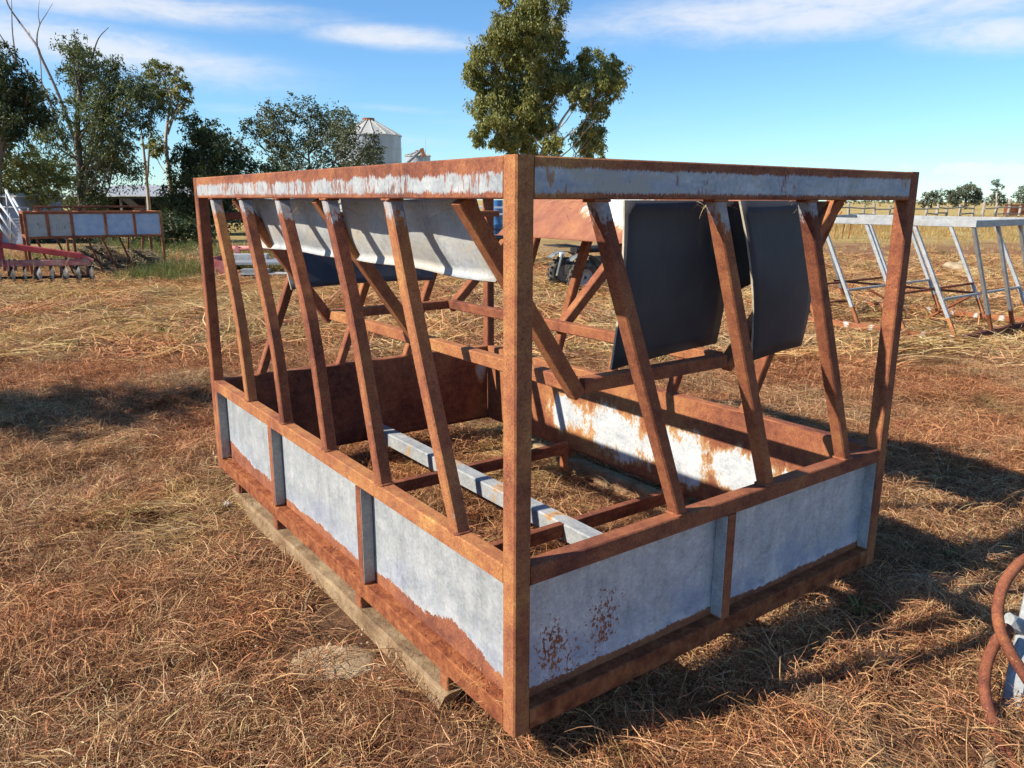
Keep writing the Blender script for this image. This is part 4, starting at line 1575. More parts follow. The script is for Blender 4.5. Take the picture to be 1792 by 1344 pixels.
def quad_bike():
    c0 = ground_at(1020, 515)
    t = thing('quad_bike', 'dusty grey quad bike parked behind the rusty feeder', 'quad bike', c0, R(20))
    rad, wid = .30, .20
    prof = [(.16, -.09), (.23, -.10), (.285, -.085), (rad, -.05), (rad + .004, 0), (rad, .05), (.285, .085), (.23, .10), (.16, .09)]
    ty = mesh('tyre', *lathe_raw(prof, 32, 'y'), True)
    lug = []
    for k in range(18):
        a = 2 * math.pi * k / 18
        for sgn in (-1, 1):
            v, f = box_raw(-.02, .02, .01 * sgn if sgn > 0 else -.09, .09 if sgn > 0 else -.01, rad - .006, rad + .018)
            m_ = Matrix.Rotation(a + sgn * .09, 4, 'Y')
            lug.append(([m_ @ Vector(q) for q in v], f))
    lugm = mesh('tread_lugs', *join_raw(lug))
    rim = mesh('rim', *lathe_raw([(.03, -.07), (.13, -.06), (.165, -.085), (.17, -.09), (.165, .0), (.10, .02), (.03, .02)], 24, 'y'), True)
    for m_, q in ((ty, M['tyre']), (lugm, M['tyre']), (rim, M['galv_grey'])):
        m_.materials.append(q)
    wb, tr = 1.22, .92
    for x in (0, wb):
        for y in (0, tr):
            w = link('wheel', ty, None, t, (x, y, rad + .01))
            link('tread', lugm, None, w)
            link('rim', rim, None, w)
            if y == 0:
                tube('axle', (x, .06, rad), (x, tr - .06, rad), .03, M['blackmetal'], t)
    def fender(x, y):
        def fn(s, q):
            a = R(-15 + 150 * s)
            r = .40
            return (x + r * math.cos(a), y - .13 + .28 * q, rad + .03 + r * math.sin(a))
        sheet('fender', fn, 10, 2, .008, M['plastic_grey'], t)
    for x in (0, wb):
        for y in (0, tr):
            fender(x, y)
    beam('frame', (-.1, tr / 2, .42), (wb + .1, tr / 2, .42), .34, .16, M['blackmetal'], t, c=.03)
    beam('engine', (.40, tr / 2, .50), (.85, tr / 2, .50), .40, .30, M['blackmetal'], t, c=.05)
    beam('seat', (.0, tr / 2, .78), (.70, tr / 2, .80), .30, .12, M['blackmetal'], t, c=.04)
    beam('tank', (.70, tr / 2, .80), (1.02, tr / 2, .86), .28, .16, M['plastic_grey'], t, c=.05)
    beam('nose', (1.0, tr / 2, .70), (1.42, tr / 2, .66), .42, .20, M['plastic_grey'], t, c=.06)
    tube('steering_column', (1.0, tr / 2, .82), (.92, tr / 2, 1.02), .02, M['blackmetal'], t)
    tube('handlebar', (.88, tr / 2 - .38, 1.05), (.88, tr / 2 + .38, 1.05), .016, M['blackmetal'], t)
    for x0, x1 in ((-.45, .0), (1.05, 1.5)):
        for y in (.12, .3, .46, .62, .8):
            tube('rack_bar', (x0, y, .86), (x1, y, .86), .011, M['blackmetal'], t, 6)
        for x in (x0, x1):
            tube('rack_bar', (x, .08, .865), (x, tr - .08, .865), .011, M['blackmetal'], t, 6)
    beam('tail_light', (-.42, .1, .72), (-.36, .1, .72), .10, .08, M['white'], t)
    beam('bumper', (-.48, .1, .35), (-.42, .02, .74), .04, .04, M['plastic_grey'], t)


quad_bike()
M['blue'] = mat_plain('blue_plastic', [(.3, (.05, .14, .30)), (.6, (.08, .21, .40)), (.8, (.14, .28, .46))], 6, .45, .4, .1)


def drum():
    c0 = at(866, 352, 20)
    c0.z = gh(c0.x, c0.y)
    t = thing('drum_trailer', 'small black trailer carrying a blue drum, glimpsed behind the feeder', 'trailer', c0, .2)
    prof = [(.0, 0), (.19, 0), (.20, .02), (.20, .28), (.21, .30), (.20, .32), (.20, .58), (.21, .60), (.20, .62), (.20, .88), (.19, .9), (0, .9)]
    d_ = link('drum', mesh('drum', *lathe_raw(prof, 24), True), M['blue'], t, (0, 0, .80))
    for z in (1.0, 1.36, 1.52):
        for y in (-.5, .5):
            beam('tray_rail', (-.9, y, z), (.9, y, z), .04, .04, M['white'] if z > 1.1 else M['blackmetal'], t)
    vs, fs = box_raw(-.9, .9, -.48, .48, .74, .795)
    link('tray_floor', mesh('tray_floor', vs, fs), M['blackmetal'], t)
    for x in (-.9, .9):
        for y in (-.5, .5):
            beam('tray_post', (x, y, .62), (x, y, 1.545), .04, .04, M['blackmetal'], t, up=(0, 1, 0))
    beam('axle', (0, -.55, .31), (0, .55, .31), .06, .06, M['blackmetal'], t)
    beam('axle_block', (0, -.3, .31), (0, -.3, .74), .1, .1, M['blackmetal'], t, up=(0, 1, 0))
    beam('axle_block', (0, .3, .31), (0, .3, .74), .1, .1, M['blackmetal'], t, up=(0, 1, 0))
    for y in (-.6, .6):
        w = link('wheel', mesh('wheel', *lathe_raw([(.05, -.07), (.2, -.08), (.30, -.06), (.31, 0), (.30, .06), (.2, .08), (.05, .07)], 24, 'y'), True), M['tyre'], t, (0, y, .31))


drum()

# ------------------------------------------------------------------ trees
def mat_leaf(name, stops, transl=.22):
    m, g, b = new_mat(name, .55, .25)
    t = g.node('ShaderNodeAttribute', attribute_name='tint').outputs['Fac']
    col = g.ramp(t, stops)
    g.put(b.inputs['Base Color'], col)
    tr = g.node('ShaderNodeBsdfTranslucent', {'Color': g.mix(1.0, col, (1.0, 1.1, .55), 'MULTIPLY')})
    mx = g.node('ShaderNodeMixShader', {0: transl, 1: b.outputs[0], 2: tr.outputs[0]})
    m.node_tree.links.new(mx.outputs[0], m.node_tree.nodes['Material Output'].inputs['Surface'])
    return m


M['leaf_gum'] = mat_leaf('gum_leaves_olive', [(.0, (.12, .135, .042)), (.4, (.21, .21, .062)), (.75, (.31, .285, .09)), (1.0, (.40, .34, .13))])
M['leaf_dark'] = mat_leaf('gum_leaves_dark', [(.0, (.034, .050, .024)), (.45, (.062, .082, .034)), (.8, (.105, .118, .046)), (1.0, (.16, .15, .065))])
M['leaf_mid'] = mat_leaf('gum_leaves_mid', [(.0, (.065, .085, .040)), (.45, (.115, .135, .058)), (.8, (.18, .19, .08)), (1.0, (.25, .23, .105))])
M['leaf_grey'] = mat_leaf('gum_leaves_greygreen', [(.0, (.06, .075, .045)), (.45, (.105, .12, .066)), (.8, (.16, .165, .09)), (1.0, (.25, .21, .11))])
M['leaf_far'] = mat_leaf('far_gum_leaves', [(.0, (.085, .105, .075)), (.45, (.13, .15, .10)), (.8, (.18, .195, .125)), (1.0, (.24, .235, .16))])  # grey-green gum foliage, its colour lightened to stand in for distance haze
M['bark'] = mat_plain('grey_bark', [(.3, (.08, .065, .055)), (.5, (.17, .145, .12)), (.7, (.28, .25, .21))], 4, .9, .1, .5, 20, (1, 1, .3))
M['bark_pale'] = mat_plain('pale_gum_bark', [(.3, (.24, .15, .095)), (.5, (.44, .36, .28)), (.7, (.60, .54, .46))], 3, .8, .15, .3, 15, (1, 1, .4))
M['deadwood'] = mat_plain('bleached_dead_wood', [(.3, (.16, .13, .12)), (.5, (.27, .23, .21)), (.7, (.40, .35, .32))], 4, .9, .1, .3, 20, (1, 1, .3))


def leaf_cloud(clusters, leaf_l, leaf_w, cover, droop, seed):
    """clusters: (centre, rx, ry, rz); leaf blades grouped in sprays through the volume"""
    rg = np.random.default_rng(seed)
    P, T = [], []
    for (c, rx, ry, rz) in clusters:
        nsub = max(6, int(26 * (rx * rz) ** .5 / leaf_l / 3.2))
        nl = int(cover * math.pi * rx * rz / (leaf_l * leaf_w * .5))
        d = rg.normal(size=(nsub, 3))
        d /= np.linalg.norm(d, axis=1)[:, None]
        r = rg.uniform(.08, 1.35, nsub) ** .6
        sub = d * r[:, None] * np.array([rx, ry, rz]) * .98
        size = rg.uniform(.10, .36, nsub) * (rx * rz) ** .5
        tone = rg.normal(0, .12, nsub)
        idx = rg.integers(0, nsub, nl)
        off = rg.normal(size=(nl, 3)) * size[idx][:, None] * np.array([.58, .58, .62])
        off[:, 2] -= np.abs(rg.normal(size=nl)) * size[idx] * .25 * droop
        P.append(np.array(c) + sub[idx] + off)
        T.append(np.clip(.45 + tone[idx] + rg.normal(0, .17, nl), 0, 1))
    P = np.concatenate(P)
    T = np.concatenate(T)
    n = len(P)
    dirv = rg.normal(size=(n, 3))
    dirv[:, 2] = dirv[:, 2] * .6 - droop
    dirv /= np.linalg.norm(dirv, axis=1)[:, None]
    sd_ = np.cross(dirv, rg.normal(size=(n, 3)))
    sd_ /= np.linalg.norm(sd_, axis=1)[:, None]
    L_ = leaf_l * rg.uniform(.6, 1.25, n)[:, None]
    W_ = leaf_w * rg.uniform(.7, 1.2, n)[:, None]
    V = np.stack([P, P + dirv * L_ * .45 + sd_ * W_ * .5, P + dirv * L_, P + dirv * L_ * .45 - sd_ * W_ * .5], 1).reshape(-1, 3)
    return V, T


def quads_mesh(name, V, T, mat):
    n = len(T)
    me = bpy.data.meshes.new(name)
    me.vertices.add(4 * n)
    me.vertices.foreach_set('co', V.astype(np.float32).ravel())
    me.loops.add(4 * n)
    me.loops.foreach_set('vertex_index', np.arange(4 * n, dtype=np.int32))
    me.polygons.add(n)
    me.polygons.foreach_set('loop_start', np.arange(0, 4 * n, 4, dtype=np.int32))
    me.update(calc_edges=True)
    me.attributes.new('tint', 'FLOAT', 'POINT').data.foreach_set('value', np.repeat(T, 4).astype(np.float32))
    me.materials.append(mat)
    return me


def tree(name, label, Y, trunk_px, clusters_px, leaf='leaf_gum', bark='bark', r0=.22, cover=1.7, leaf_px=(7.0, 2.6), droop=.8, depth=.9, group=None, cat='tree', limbs=True, seed=1, extra=()):
    """trunk_px: photo points from the foot up; clusters_px: (x, y, radius) in photo pixels, all built at distance Y"""
    rg = random.Random(seed)
    s = Y / FPX
    foot = at(*trunk_px[0], Y)
    foot.z = gh(foot.x, foot.y) - .05
    t = thing(name, label, cat, foot, 0, group)
    tp = [Vector((0, 0, 0))] + [at(x, y, Y + rg.uniform(-.01, .01) * Y) - foot for x, y in trunk_px[1:]]
    cl = []
    sp = [c[2] for c in clusters_px]
    rmax = max(sp) if sp else 0
    xs = [c[0] for c in clusters_px] or [0]
    half = (max(xs) - min(xs)) / 2 * s * depth
    for x, y, r in clusters_px:
        ctr = at(x, y, Y) - foot
        ctr.y += rg.uniform(-1, 1) * half * .75
        cl.append((tuple(ctr), r * s, r * s * 1.15, r * s * .92))
    parts = []
    path = smooth_path(tp, 5)
    n = len(path)
    parts.append(sweep_raw(path, circ(1, 8), (0, 1, 0), [r0 * (1 - .72 * i / (n - 1)) for i in range(n)]))
    if limbs:
        for (c, rx, ry, rz) in cl:
            if rg.random() < .4:
                continue
            c = Vector(c)
            best = min(path[1:], key=lambda q: abs(q.z - (c.z - .35 * rz - .95 * math.hypot(q.x - c.x, q.y - c.y))))
            mid = best.lerp(c, .55) + Vector((rg.uniform(-.1, .1), rg.uniform(-.1, .1), -.12)) * (c - best).length
            pp = smooth_path([best, mid, c], 4)
            rr = max(.015, min(r0 * .30, .02 + .016 * (c - best).length))
            parts.append(sweep_raw(pp, circ(1, 6), (0, 1, 0), [rr * (1 - .75 * i / (len(pp) - 1)) for i in range(len(pp))]))
            for k in range(4):
                e = c + Vector((rg.uniform(-1, 1) * rx, rg.uniform(-1, 1) * ry, rg.uniform(-.3, 1) * rz)) * .8
                parts.append(sweep_raw([mid.lerp(c, .4), mid.lerp(e, .6) + Vector((0, 0, -.03)), e], circ(1, 5), (0, 1, 0), [rr * .5, rr * .33, rr * .12]))
    for pts_, ra in extra:
        pp = smooth_path([at(x, y, Y) - foot for x, y in pts_], 4)
        parts.append(sweep_raw(pp, circ(1, 6), (0, 1, 0), [ra * (1 - .8 * i / (len(pp) - 1)) for i in range(len(pp))]))
    link('trunk', mesh('trunk', *join_raw(parts), True), M[bark], t)
    if cl:
        V, T = leaf_cloud(cl, leaf_px[0] * s, leaf_px[1] * s, cover, droop, seed)
        link('crown', quads_mesh('crown', V, T, M[leaf]), None, t)
    return t


# the tall gum in the middle
tree('gum_tree', 'tall olive gum tree with uneven lobed crown rising behind the feeder, centre', 46, [(935, 385), (940, 300), (955, 240), (940, 160), (920, 90), (940, 30)],
     [(945, 14, 34), (905, 42, 34), (965, 45, 26), (925, 55, 36), (875, 70, 34), (960, 78, 30), (850, 100, 26), (900, 90, 34), (826, 125, 22), (845, 135, 24), (930, 110, 30), (868, 165, 30), (895, 155, 34), (850, 188, 26),
      (905, 195, 36), (940, 165, 30), (870, 215, 28), (915, 232, 30), (955, 215, 22), (893, 252, 22), (838, 240, 18), (965, 130, 28), (985, 150, 28), (1010, 130, 26), (1045, 105, 30), (1070, 120, 26), (1075, 145, 24), (1055, 150, 28),
      (1040, 178, 22), (1050, 195, 15), (1035, 225, 28), (1035, 252, 30), (975, 250, 16), (955, 262, 18), (1012, 170, 20), (925, 262, 18), (935, 205, 26), (925, 180, 28), (880, 240, 22)],
     'leaf_gum', 'bark_pale', .17, 8.5, (6.8, 2.2), 1.3, .5, seed=3, extra=[([(945, 300), (975, 225), (1005, 180), (1045, 130)], .10)])
# left group
tree('gum_tree', 'dark leafy tree cut off by the left edge of the picture', 30, [(-10, 400), (-5, 300), (10, 200), (5, 130)],
     [(5, 115, 34), (35, 140, 28), (52, 165, 24), (10, 165, 40), (45, 195, 28), (60, 195, 16), (20, 215, 34), (-20, 150, 45), (-25, 210, 45), (40, 232, 18)], 'leaf_dark', 'bark', .20, 4.5, (7.5, 2.8), 1.0, .8, seed=4)
tree('gum_tree', 'large grey green gum tree behind the pale blue panels, left', 37, [(145, 395), (140, 300), (135, 220), (140, 150), (135, 100)],
     [(133, 80, 24), (118, 95, 22), (150, 95, 24), (160, 110, 20), (115, 120, 26), (145, 130, 30), (120, 155, 28), (100, 170, 16), (200, 125, 24), (215, 140, 28), (190, 155, 28), (235, 150, 26), (255, 160, 24), (225, 175, 34), (195, 185, 34),
      (150, 175, 28), (265, 185, 24), (130, 200, 30), (165, 210, 34), (200, 220, 36), (240, 205, 32), (95, 225, 26), (120, 240, 32), (155, 250, 36), (195, 255, 36), (225, 245, 26), (140, 290, 40), (180, 295, 44), (105, 285, 34), (205, 285, 28),
      (140, 335, 36), (160, 345, 26), (110, 330, 34), (130, 365, 30), (165, 372, 22)],
     'leaf_mid', 'bark', .20, 2.6, (6.5, 2.1), 1.0, .7, seed=5, extra=[([(150, 140), (160, 105), (172, 68), (190, 48)], .06), ([(150, 395), (150, 320), (160, 240)], .14)])
tree('dead_tree', 'bare dead tree with long pale forked limbs at the upper left', 40, [(150, 398), (135, 270), (120, 214), (100, 160), (72, 100), (64, 80), (35, 40), (14, 8), (6, -25)], [], 'leaf_dark', 'deadwood', .10, seed=6,
     extra=[([(138, 285), (100, 234), (80, 200), (74, 160), (71, 110), (66, 84)], .07), ([(65, 83), (65, 62), (70, 42), (80, 26), (92, 6)], .045), ([(70, 43), (67, 25), (69, 0)], .03), ([(66, 78), (55, 66), (50, 52)], .025), ([(30, 112), (15, 85), (-10, 45)], .08), ([(30, 112), (22, 60), (20, -10)], .06),
            ([(105, 235), (75, 150), (30, 112)], .08)])
tree('gum_tree', 'slim pale trunked gum with small tufted crown left of the feeder', 41, [(300, 395), (297, 310), (290, 250), (295, 200), (300, 165)],
     [(277, 112, 15), (290, 122, 13), (268, 128, 14), (312, 125, 9), (318, 145, 13), (328, 152, 10), (318, 165, 14), (330, 175, 10), (322, 180, 11), (275, 150, 24), (262, 165, 22), (285, 170, 18), (308, 195, 13), (315, 205, 9), (270, 245, 17), (280, 258, 14), (262, 262, 12)],
     'leaf_gum', 'bark_pale', .14, 3.8, (6.5, 2.4), 1.0, .6, seed=7, extra=[([(263, 395), (258, 330), (250, 250), (245, 215)], .12), ([(258, 310), (262, 250), (268, 190)], .07), ([(293, 235), (310, 185), (318, 150)], .07)])
tree('shrub', 'sunlit olive green shrub at the left edge below the dark tree', 31, [(50, 395), (50, 330)],
     [(10, 285, 36), (45, 280, 32), (70, 290, 28), (20, 320, 34), (60, 320, 30), (90, 315, 24), (-20, 310, 36), (30, 345, 24), (80, 345, 24)], 'leaf_gum', 'bark', .12, 3.6, (7, 2.6), .7, .5, cat='shrub', seed=8)
tree('gum_tree', 'dense dark bushy tree just left of the feeder top rail', 39, [(365, 400), (362, 330), (362, 270)],
     [(362, 228, 24), (345, 240, 26), (385, 240, 26), (330, 262, 26), (365, 262, 34), (400, 268, 28), (325, 290, 28), (355, 300, 36), (395, 300, 34), (430, 290, 26), (310, 315, 26), (345, 335, 36), (390, 335, 36), (430, 320, 30), (310, 350, 26), (340, 372, 30), (385, 372, 34), (455, 300, 22), (480, 305, 24), (300, 335, 16)],
     'leaf_dark', 'bark', .2, 4.2, (7, 2.6), .8, .7, seed=9)
tree('gum_tree', 'round sparse grey green tree in front of the silo', 43, [(545, 400), (545, 330), (540, 270)],
     [(510, 190, 24), (485, 205, 24), (535, 195, 26), (560, 205, 26), (585, 215, 26), (610, 220, 24), (460, 225, 24), (440, 225, 16), (500, 225, 30), (540, 230, 32), (580, 240, 30), (620, 245, 26), (640, 255, 20), (470, 250, 28), (510, 260, 30), (555, 265, 32), (600, 270, 30), (640, 275, 22), (655, 285, 16), (652, 262, 16), (660, 275, 12), (645, 240, 14), (480, 285, 26), (530, 292, 28), (580, 298, 26), (620, 296, 24), (445, 262, 18), (630, 310, 22), (560, 320, 26)],
     'leaf_grey', 'bark', .15, 2.3, (5.5, 2.4), .5, .8, seed=10)
for k_, (x0_, lab_) in enumerate(((318, 'dark understorey bush beside the left corner post of the rusty feeder'), (232, 'dark understorey bush behind the right end of the overturned feeder'), (110, 'dark understorey bush behind the middle of the overturned feeder'))):
    tree('shrub', lab_, 27 + 2 * k_, [(x0_, 425), (x0_, 405)], [(x0_ + dx_, (402 if k_ == 0 else 412) + dy_, 20 if k_ == 0 else 15) for dx_, dy_ in ((-34, 4), (-16, -8), (2, -4), (20, -9), (36, 2), (-24, 16), (0, 16), (26, 16), (48, 8), (-48, 10))], 'leaf_dark', 'bark', .05, 3.4, (6.5, 2.3), .3, .7, None, 'shrub', seed=30 + k_)
# tree out of the picture at the left whose shadow falls into it
def offscreen_tree():
    foot = Vector((-8.35, 3.65, 0))
    t = thing('gum_tree', 'small tree standing outside the picture at the left that shades the yard', 'tree', foot)
    cl = []
    for k in range(13):
        q = random.uniform(-1, 1)
        c = Vector((-.05 + q * 1.5, .75 + q * .45 + random.uniform(-.35, .35), 3.6 + random.uniform(-.45, .45)))
        cl.append((tuple(c), .62, .62, .48))
    path = smooth_path([(0, 0, -.05), (.1, .1, 1.4), (-.05, .4, 2.6), (0, .7, 3.7)], 5)
    parts = [sweep_raw(path, circ(1, 8), (0, 1, 0), [.11 * (1 - .06 * i) for i in range(len(path))])]
    for c, *_ in cl:
        parts.append(sweep_raw([path[8], path[8].lerp(Vector(c), .6), Vector(c)], circ(1, 6), (0, 1, 0), [.04, .03, .01]))
    link('trunk', mesh('trunk', *join_raw(parts), True), M['bark'], t)
    V, T = leaf_cloud(cl, .16, .055, 2.0, .7, 21)
    link('crown', quads_mesh('crown', V, T, M['leaf_dark']), None, t)


offscreen_tree()
# far trees past the paddock
FAR = 'far trees beyond the paddock fence'
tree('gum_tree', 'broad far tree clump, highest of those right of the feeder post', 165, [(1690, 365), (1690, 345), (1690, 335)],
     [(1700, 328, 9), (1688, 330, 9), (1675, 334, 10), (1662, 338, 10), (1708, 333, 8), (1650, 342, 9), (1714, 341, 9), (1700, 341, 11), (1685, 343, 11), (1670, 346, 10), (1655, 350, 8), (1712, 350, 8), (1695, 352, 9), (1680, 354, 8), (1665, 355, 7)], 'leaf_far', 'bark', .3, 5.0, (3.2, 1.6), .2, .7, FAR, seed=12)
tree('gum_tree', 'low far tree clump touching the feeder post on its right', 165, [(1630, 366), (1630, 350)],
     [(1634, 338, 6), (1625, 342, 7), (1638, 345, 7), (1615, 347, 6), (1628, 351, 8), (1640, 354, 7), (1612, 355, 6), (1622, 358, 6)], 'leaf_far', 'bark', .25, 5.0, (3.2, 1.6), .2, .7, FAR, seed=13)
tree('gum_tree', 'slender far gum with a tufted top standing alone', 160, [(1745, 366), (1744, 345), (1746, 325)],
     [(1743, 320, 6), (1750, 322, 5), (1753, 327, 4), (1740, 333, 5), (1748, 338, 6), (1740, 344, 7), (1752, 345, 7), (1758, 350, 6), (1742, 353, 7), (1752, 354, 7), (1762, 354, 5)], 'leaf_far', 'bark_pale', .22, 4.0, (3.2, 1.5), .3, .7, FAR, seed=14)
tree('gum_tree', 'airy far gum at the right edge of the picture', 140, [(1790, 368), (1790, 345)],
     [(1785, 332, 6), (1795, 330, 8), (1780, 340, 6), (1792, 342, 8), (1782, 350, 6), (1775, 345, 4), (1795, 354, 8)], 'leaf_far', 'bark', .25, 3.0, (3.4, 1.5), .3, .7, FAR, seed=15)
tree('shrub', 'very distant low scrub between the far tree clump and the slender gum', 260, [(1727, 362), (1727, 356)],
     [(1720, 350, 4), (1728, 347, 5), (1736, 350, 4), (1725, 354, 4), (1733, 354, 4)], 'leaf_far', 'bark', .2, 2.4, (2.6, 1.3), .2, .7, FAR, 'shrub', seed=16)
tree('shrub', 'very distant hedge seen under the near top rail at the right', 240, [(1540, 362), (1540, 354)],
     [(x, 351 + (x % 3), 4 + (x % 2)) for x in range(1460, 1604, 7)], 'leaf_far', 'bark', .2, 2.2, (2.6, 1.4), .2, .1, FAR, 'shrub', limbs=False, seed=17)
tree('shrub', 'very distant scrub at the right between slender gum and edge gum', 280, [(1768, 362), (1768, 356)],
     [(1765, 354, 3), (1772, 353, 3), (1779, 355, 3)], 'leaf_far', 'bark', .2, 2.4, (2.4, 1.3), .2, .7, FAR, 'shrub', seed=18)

# ------------------------------------------------------------------ sheds, silo
M['roof_pale'] = mat_plain('pale_roof_iron', [(.3, (.42, .41, .38)), (.6, (.55, .54, .51)), (.8, (.62, .61, .58))], 1.2, .5, .4, .1, 10)
M['wall_blue'] = mat_plain('blue_grey_iron', [(.3, (.20, .23, .29)), (.7, (.30, .33, .39))], 1.0, .6, .3, .1)
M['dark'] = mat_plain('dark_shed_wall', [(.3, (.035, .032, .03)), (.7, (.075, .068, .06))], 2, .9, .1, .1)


def shed():
    Y = 56
    s = Y / FPX
    x0, x1 = at(120, 350, Y).x, at(345, 350, Y).x
    c = Vector((x0, Y, 0))
    t = thing('open_shed', 'long low open shed with a pale iron roof behind the slim gum', 'shed', c)
    w, D, ez, rz_ = x1 - x0, 7.0, 1.85, 2.65
    n = 26
    for k in range(n):      # roof sheets side by side, each a ribbed strip
        a, b = w * k / n, w * (k + 1) / n - .02
        vs = [(a, -.3, ez), (b, -.3, ez), (b, D, rz_), (a, D, rz_), (a, -.3, ez - .04), (b, -.3, ez - .04), (b, D, rz_ - .04), (a, D, rz_ - .04),
              ((a + b) / 2 - .03, -.3, ez + .05), ((a + b) / 2 + .03, -.3, ez + .05), ((a + b) / 2 + .03, D, rz_ + .05), ((a + b) / 2 - .03, D, rz_ + .05)]
        fs = [(0, 8, 11, 3), (8, 9, 10, 11), (9, 1, 2, 10), (4, 7, 6, 5), (0, 4, 5, 1, 9, 8), (3, 11, 10, 2, 6, 7), (0, 3, 7, 4), (1, 5, 6, 2)]
        link('roof_sheet', mesh('roof_sheet', vs, fs), M['roof_pale'], t)
    vs, fs = box_raw(0, w, D - .1, D, 0, rz_ - .05)
    link('back_wall', mesh('back_wall', vs, fs), M['dark'], t)
    for x in (0, w - .08):
        vs, fs = box_raw(x, x + .08, .0, D - .105, 0, ez - .05)
        link('side_wall', mesh('side_wall', vs, fs), M['dark'], t)
    for k in range(1, 5):
        beam('post', (w * k / 5, .1, 0), (w * k / 5, .1, ez - .045), .14, .14, M['bark'], t, up=(0, 1, 0))
    beam('eave_beam', (.05, -.1, ez - .12), (w - .05, -.1, ez - .12), .08, .14, M['dark'], t)


shed()


def small_shed():
    Y = 30
    s = Y / FPX
    c = Vector((at(-60, 350, Y).x, Y, 0))
    w = at(34, 350, Y).x - c.x
    t = thing('small_shed', 'small blue grey shed with a pale roof at the left edge', 'shed', c)
    vs, fs = box_raw(0, w - .1, 0, 3, 0, 1.76)
    link('wall', mesh('wall', vs, fs), M['wall_blue'], t)
    vs = [(-.1, -.2, 1.77), (w, -.2, 1.77), (w - .5, 1.5, 1.97), (-.1, 1.5, 1.97), (-.1, 3.2, 1.77), (w, 3.2, 1.77), (-.1, -.2, 1.72), (w, -.2, 1.72), (-.1, 3.2, 1.72), (w, 3.2, 1.72)]
    fs = [(0, 1, 2, 3), (3, 2, 5, 4), (1, 5, 2), (0, 3, 4), (6, 7, 1, 0), (7, 9, 5, 1), (9, 8, 4, 5), (8, 6, 0, 4), (6, 8, 9, 7)]
    link('roof', mesh('roof', vs, fs), M['roof_pale'], t)


small_shed()
M['silo'] = mat_plain('silo_iron', [(.3, (.30, .33, .36)), (.55, (.40, .43, .45)), (.8, (.48, .50, .51))], 1.6, .45, .4, .1, 20, (1, 1, .2), .25)
M['silo_roof'] = mat_plain('silo_roof_iron', [(.3, (.36, .35, .31)), (.6, (.46, .45, .40)), (.8, (.53, .52, .47))], 1.5, .5, .35, .1)


def silo(px_c, px_w, y_eave, y_top, Y, label, ribs=True):
    s = Y / FPX
    c = at(px_c, 350, Y)
    c.z = 0
    r = px_w / 2 * s
    ze = CAMZ + (349.5 - y_eave) * s
    zt = CAMZ + (349.5 - y_top) * s
    t = thing('grain_silo', label, 'silo', c, .3)
    prof = []
    k = max(3, int(ze / 1.15))
    for i in range(k):
        z0, z1 = ze * i / k, ze * (i + 1) / k
        prof += [(r, z0 + .02), (r, z1 - .05), (r + .035, z1 - .04), (r + .035, z1 - .005), (r, z1)]
    link('wall', mesh('wall', *lathe_raw(prof, 40), False), M['silo'], t)
    n = 16
    for i in range(n):
        a0, a1 = 2 * math.pi * i / n, 2 * math.pi * (i + 1) / n
        rb, rt = r + .12, r * .16
        P = lambda a, q, z: Vector((q * math.cos(a), q * math.sin(a), z))
        vs = [P(a0, rb, ze - .02), P(a1, rb, ze - .02), P(a1, rt, zt - .22), P(a0, rt, zt - .22), P(a0, rb, ze - .07), P(a1, rb, ze - .07), P(a1, rt, zt - .27), P(a0, rt, zt - .27)]
        fs = [(0, 1, 2, 3), (7, 6, 5, 4), (0, 4, 5, 1), (2, 6, 7, 3), (1, 5, 6, 2), (3, 7, 4, 0)]
        p_ = link('roof_sheet', mesh('roof_sheet', vs, fs), M['silo_roof'], t)
        vv, ff = sweep_raw([P(a0, rb, ze + .02), P(a0, rt, zt - .18)], rect(.09, .08, .01))
        link('roof_rib', mesh('roof_rib', vv, ff), M['silo_roof'], p_)
    vs, fs = lathe_raw([(0, zt + .02), (r * .19, zt), (r * .19, zt - .25), (r * .15, zt - .3)], 20)
    link('cap', mesh('cap', vs, fs), M['rust'], t)
    return t


silo(650, 106, 247, 219, 82, 'tall grey corrugated grain silo with conical roof behind the round tree')
s2 = silo(733, 42, 279, 270, 95, 'small distant silo with a filling auger just above the feeder top rail')


def auger():
    Y = 92
    a, b = at(712, 286, Y), at(738, 262, Y)
    f = Vector((a.x - 5.5, a.y, 0))
    t = thing('grain_auger', 'slanting grain auger tube leaning over the small distant silo', 'auger', f)
    d = (b - a).normalized()
    lo = a - d * ((a.z - .4) / d.z)
    tube('tube', lo - f, b - f, .16, M['galv_grey'], t)
    beam('spout', b - f + Vector((0, 0, .15)), b - f + Vector((.25, 0, -.75)), .38, .36, M['rust'], t, up=(0, 1, 0))
    mid = lo.lerp(b, .55) - f
    tube('leg', mid, (mid.x + .3, -.8, 0), .06, M['rust'], t, 6)
    tube('leg', mid, (mid.x + .3, .8, 0), .06, M['rust'], t, 6)
    p = at(745, 275, Y) - f
    tube('aerial', (p.x, p.y, p.z - 1.5), (p.x, p.y, p.z + 1.9), .02, M['galv_grey'], t, 5)
    beam('aerial_foot', (b - f).lerp(Vector((p.x, p.y, p.z - 1.4)), .0), (p.x, p.y, p.z - 1.45), .05, .05, M['galv_grey'], t)


auger()

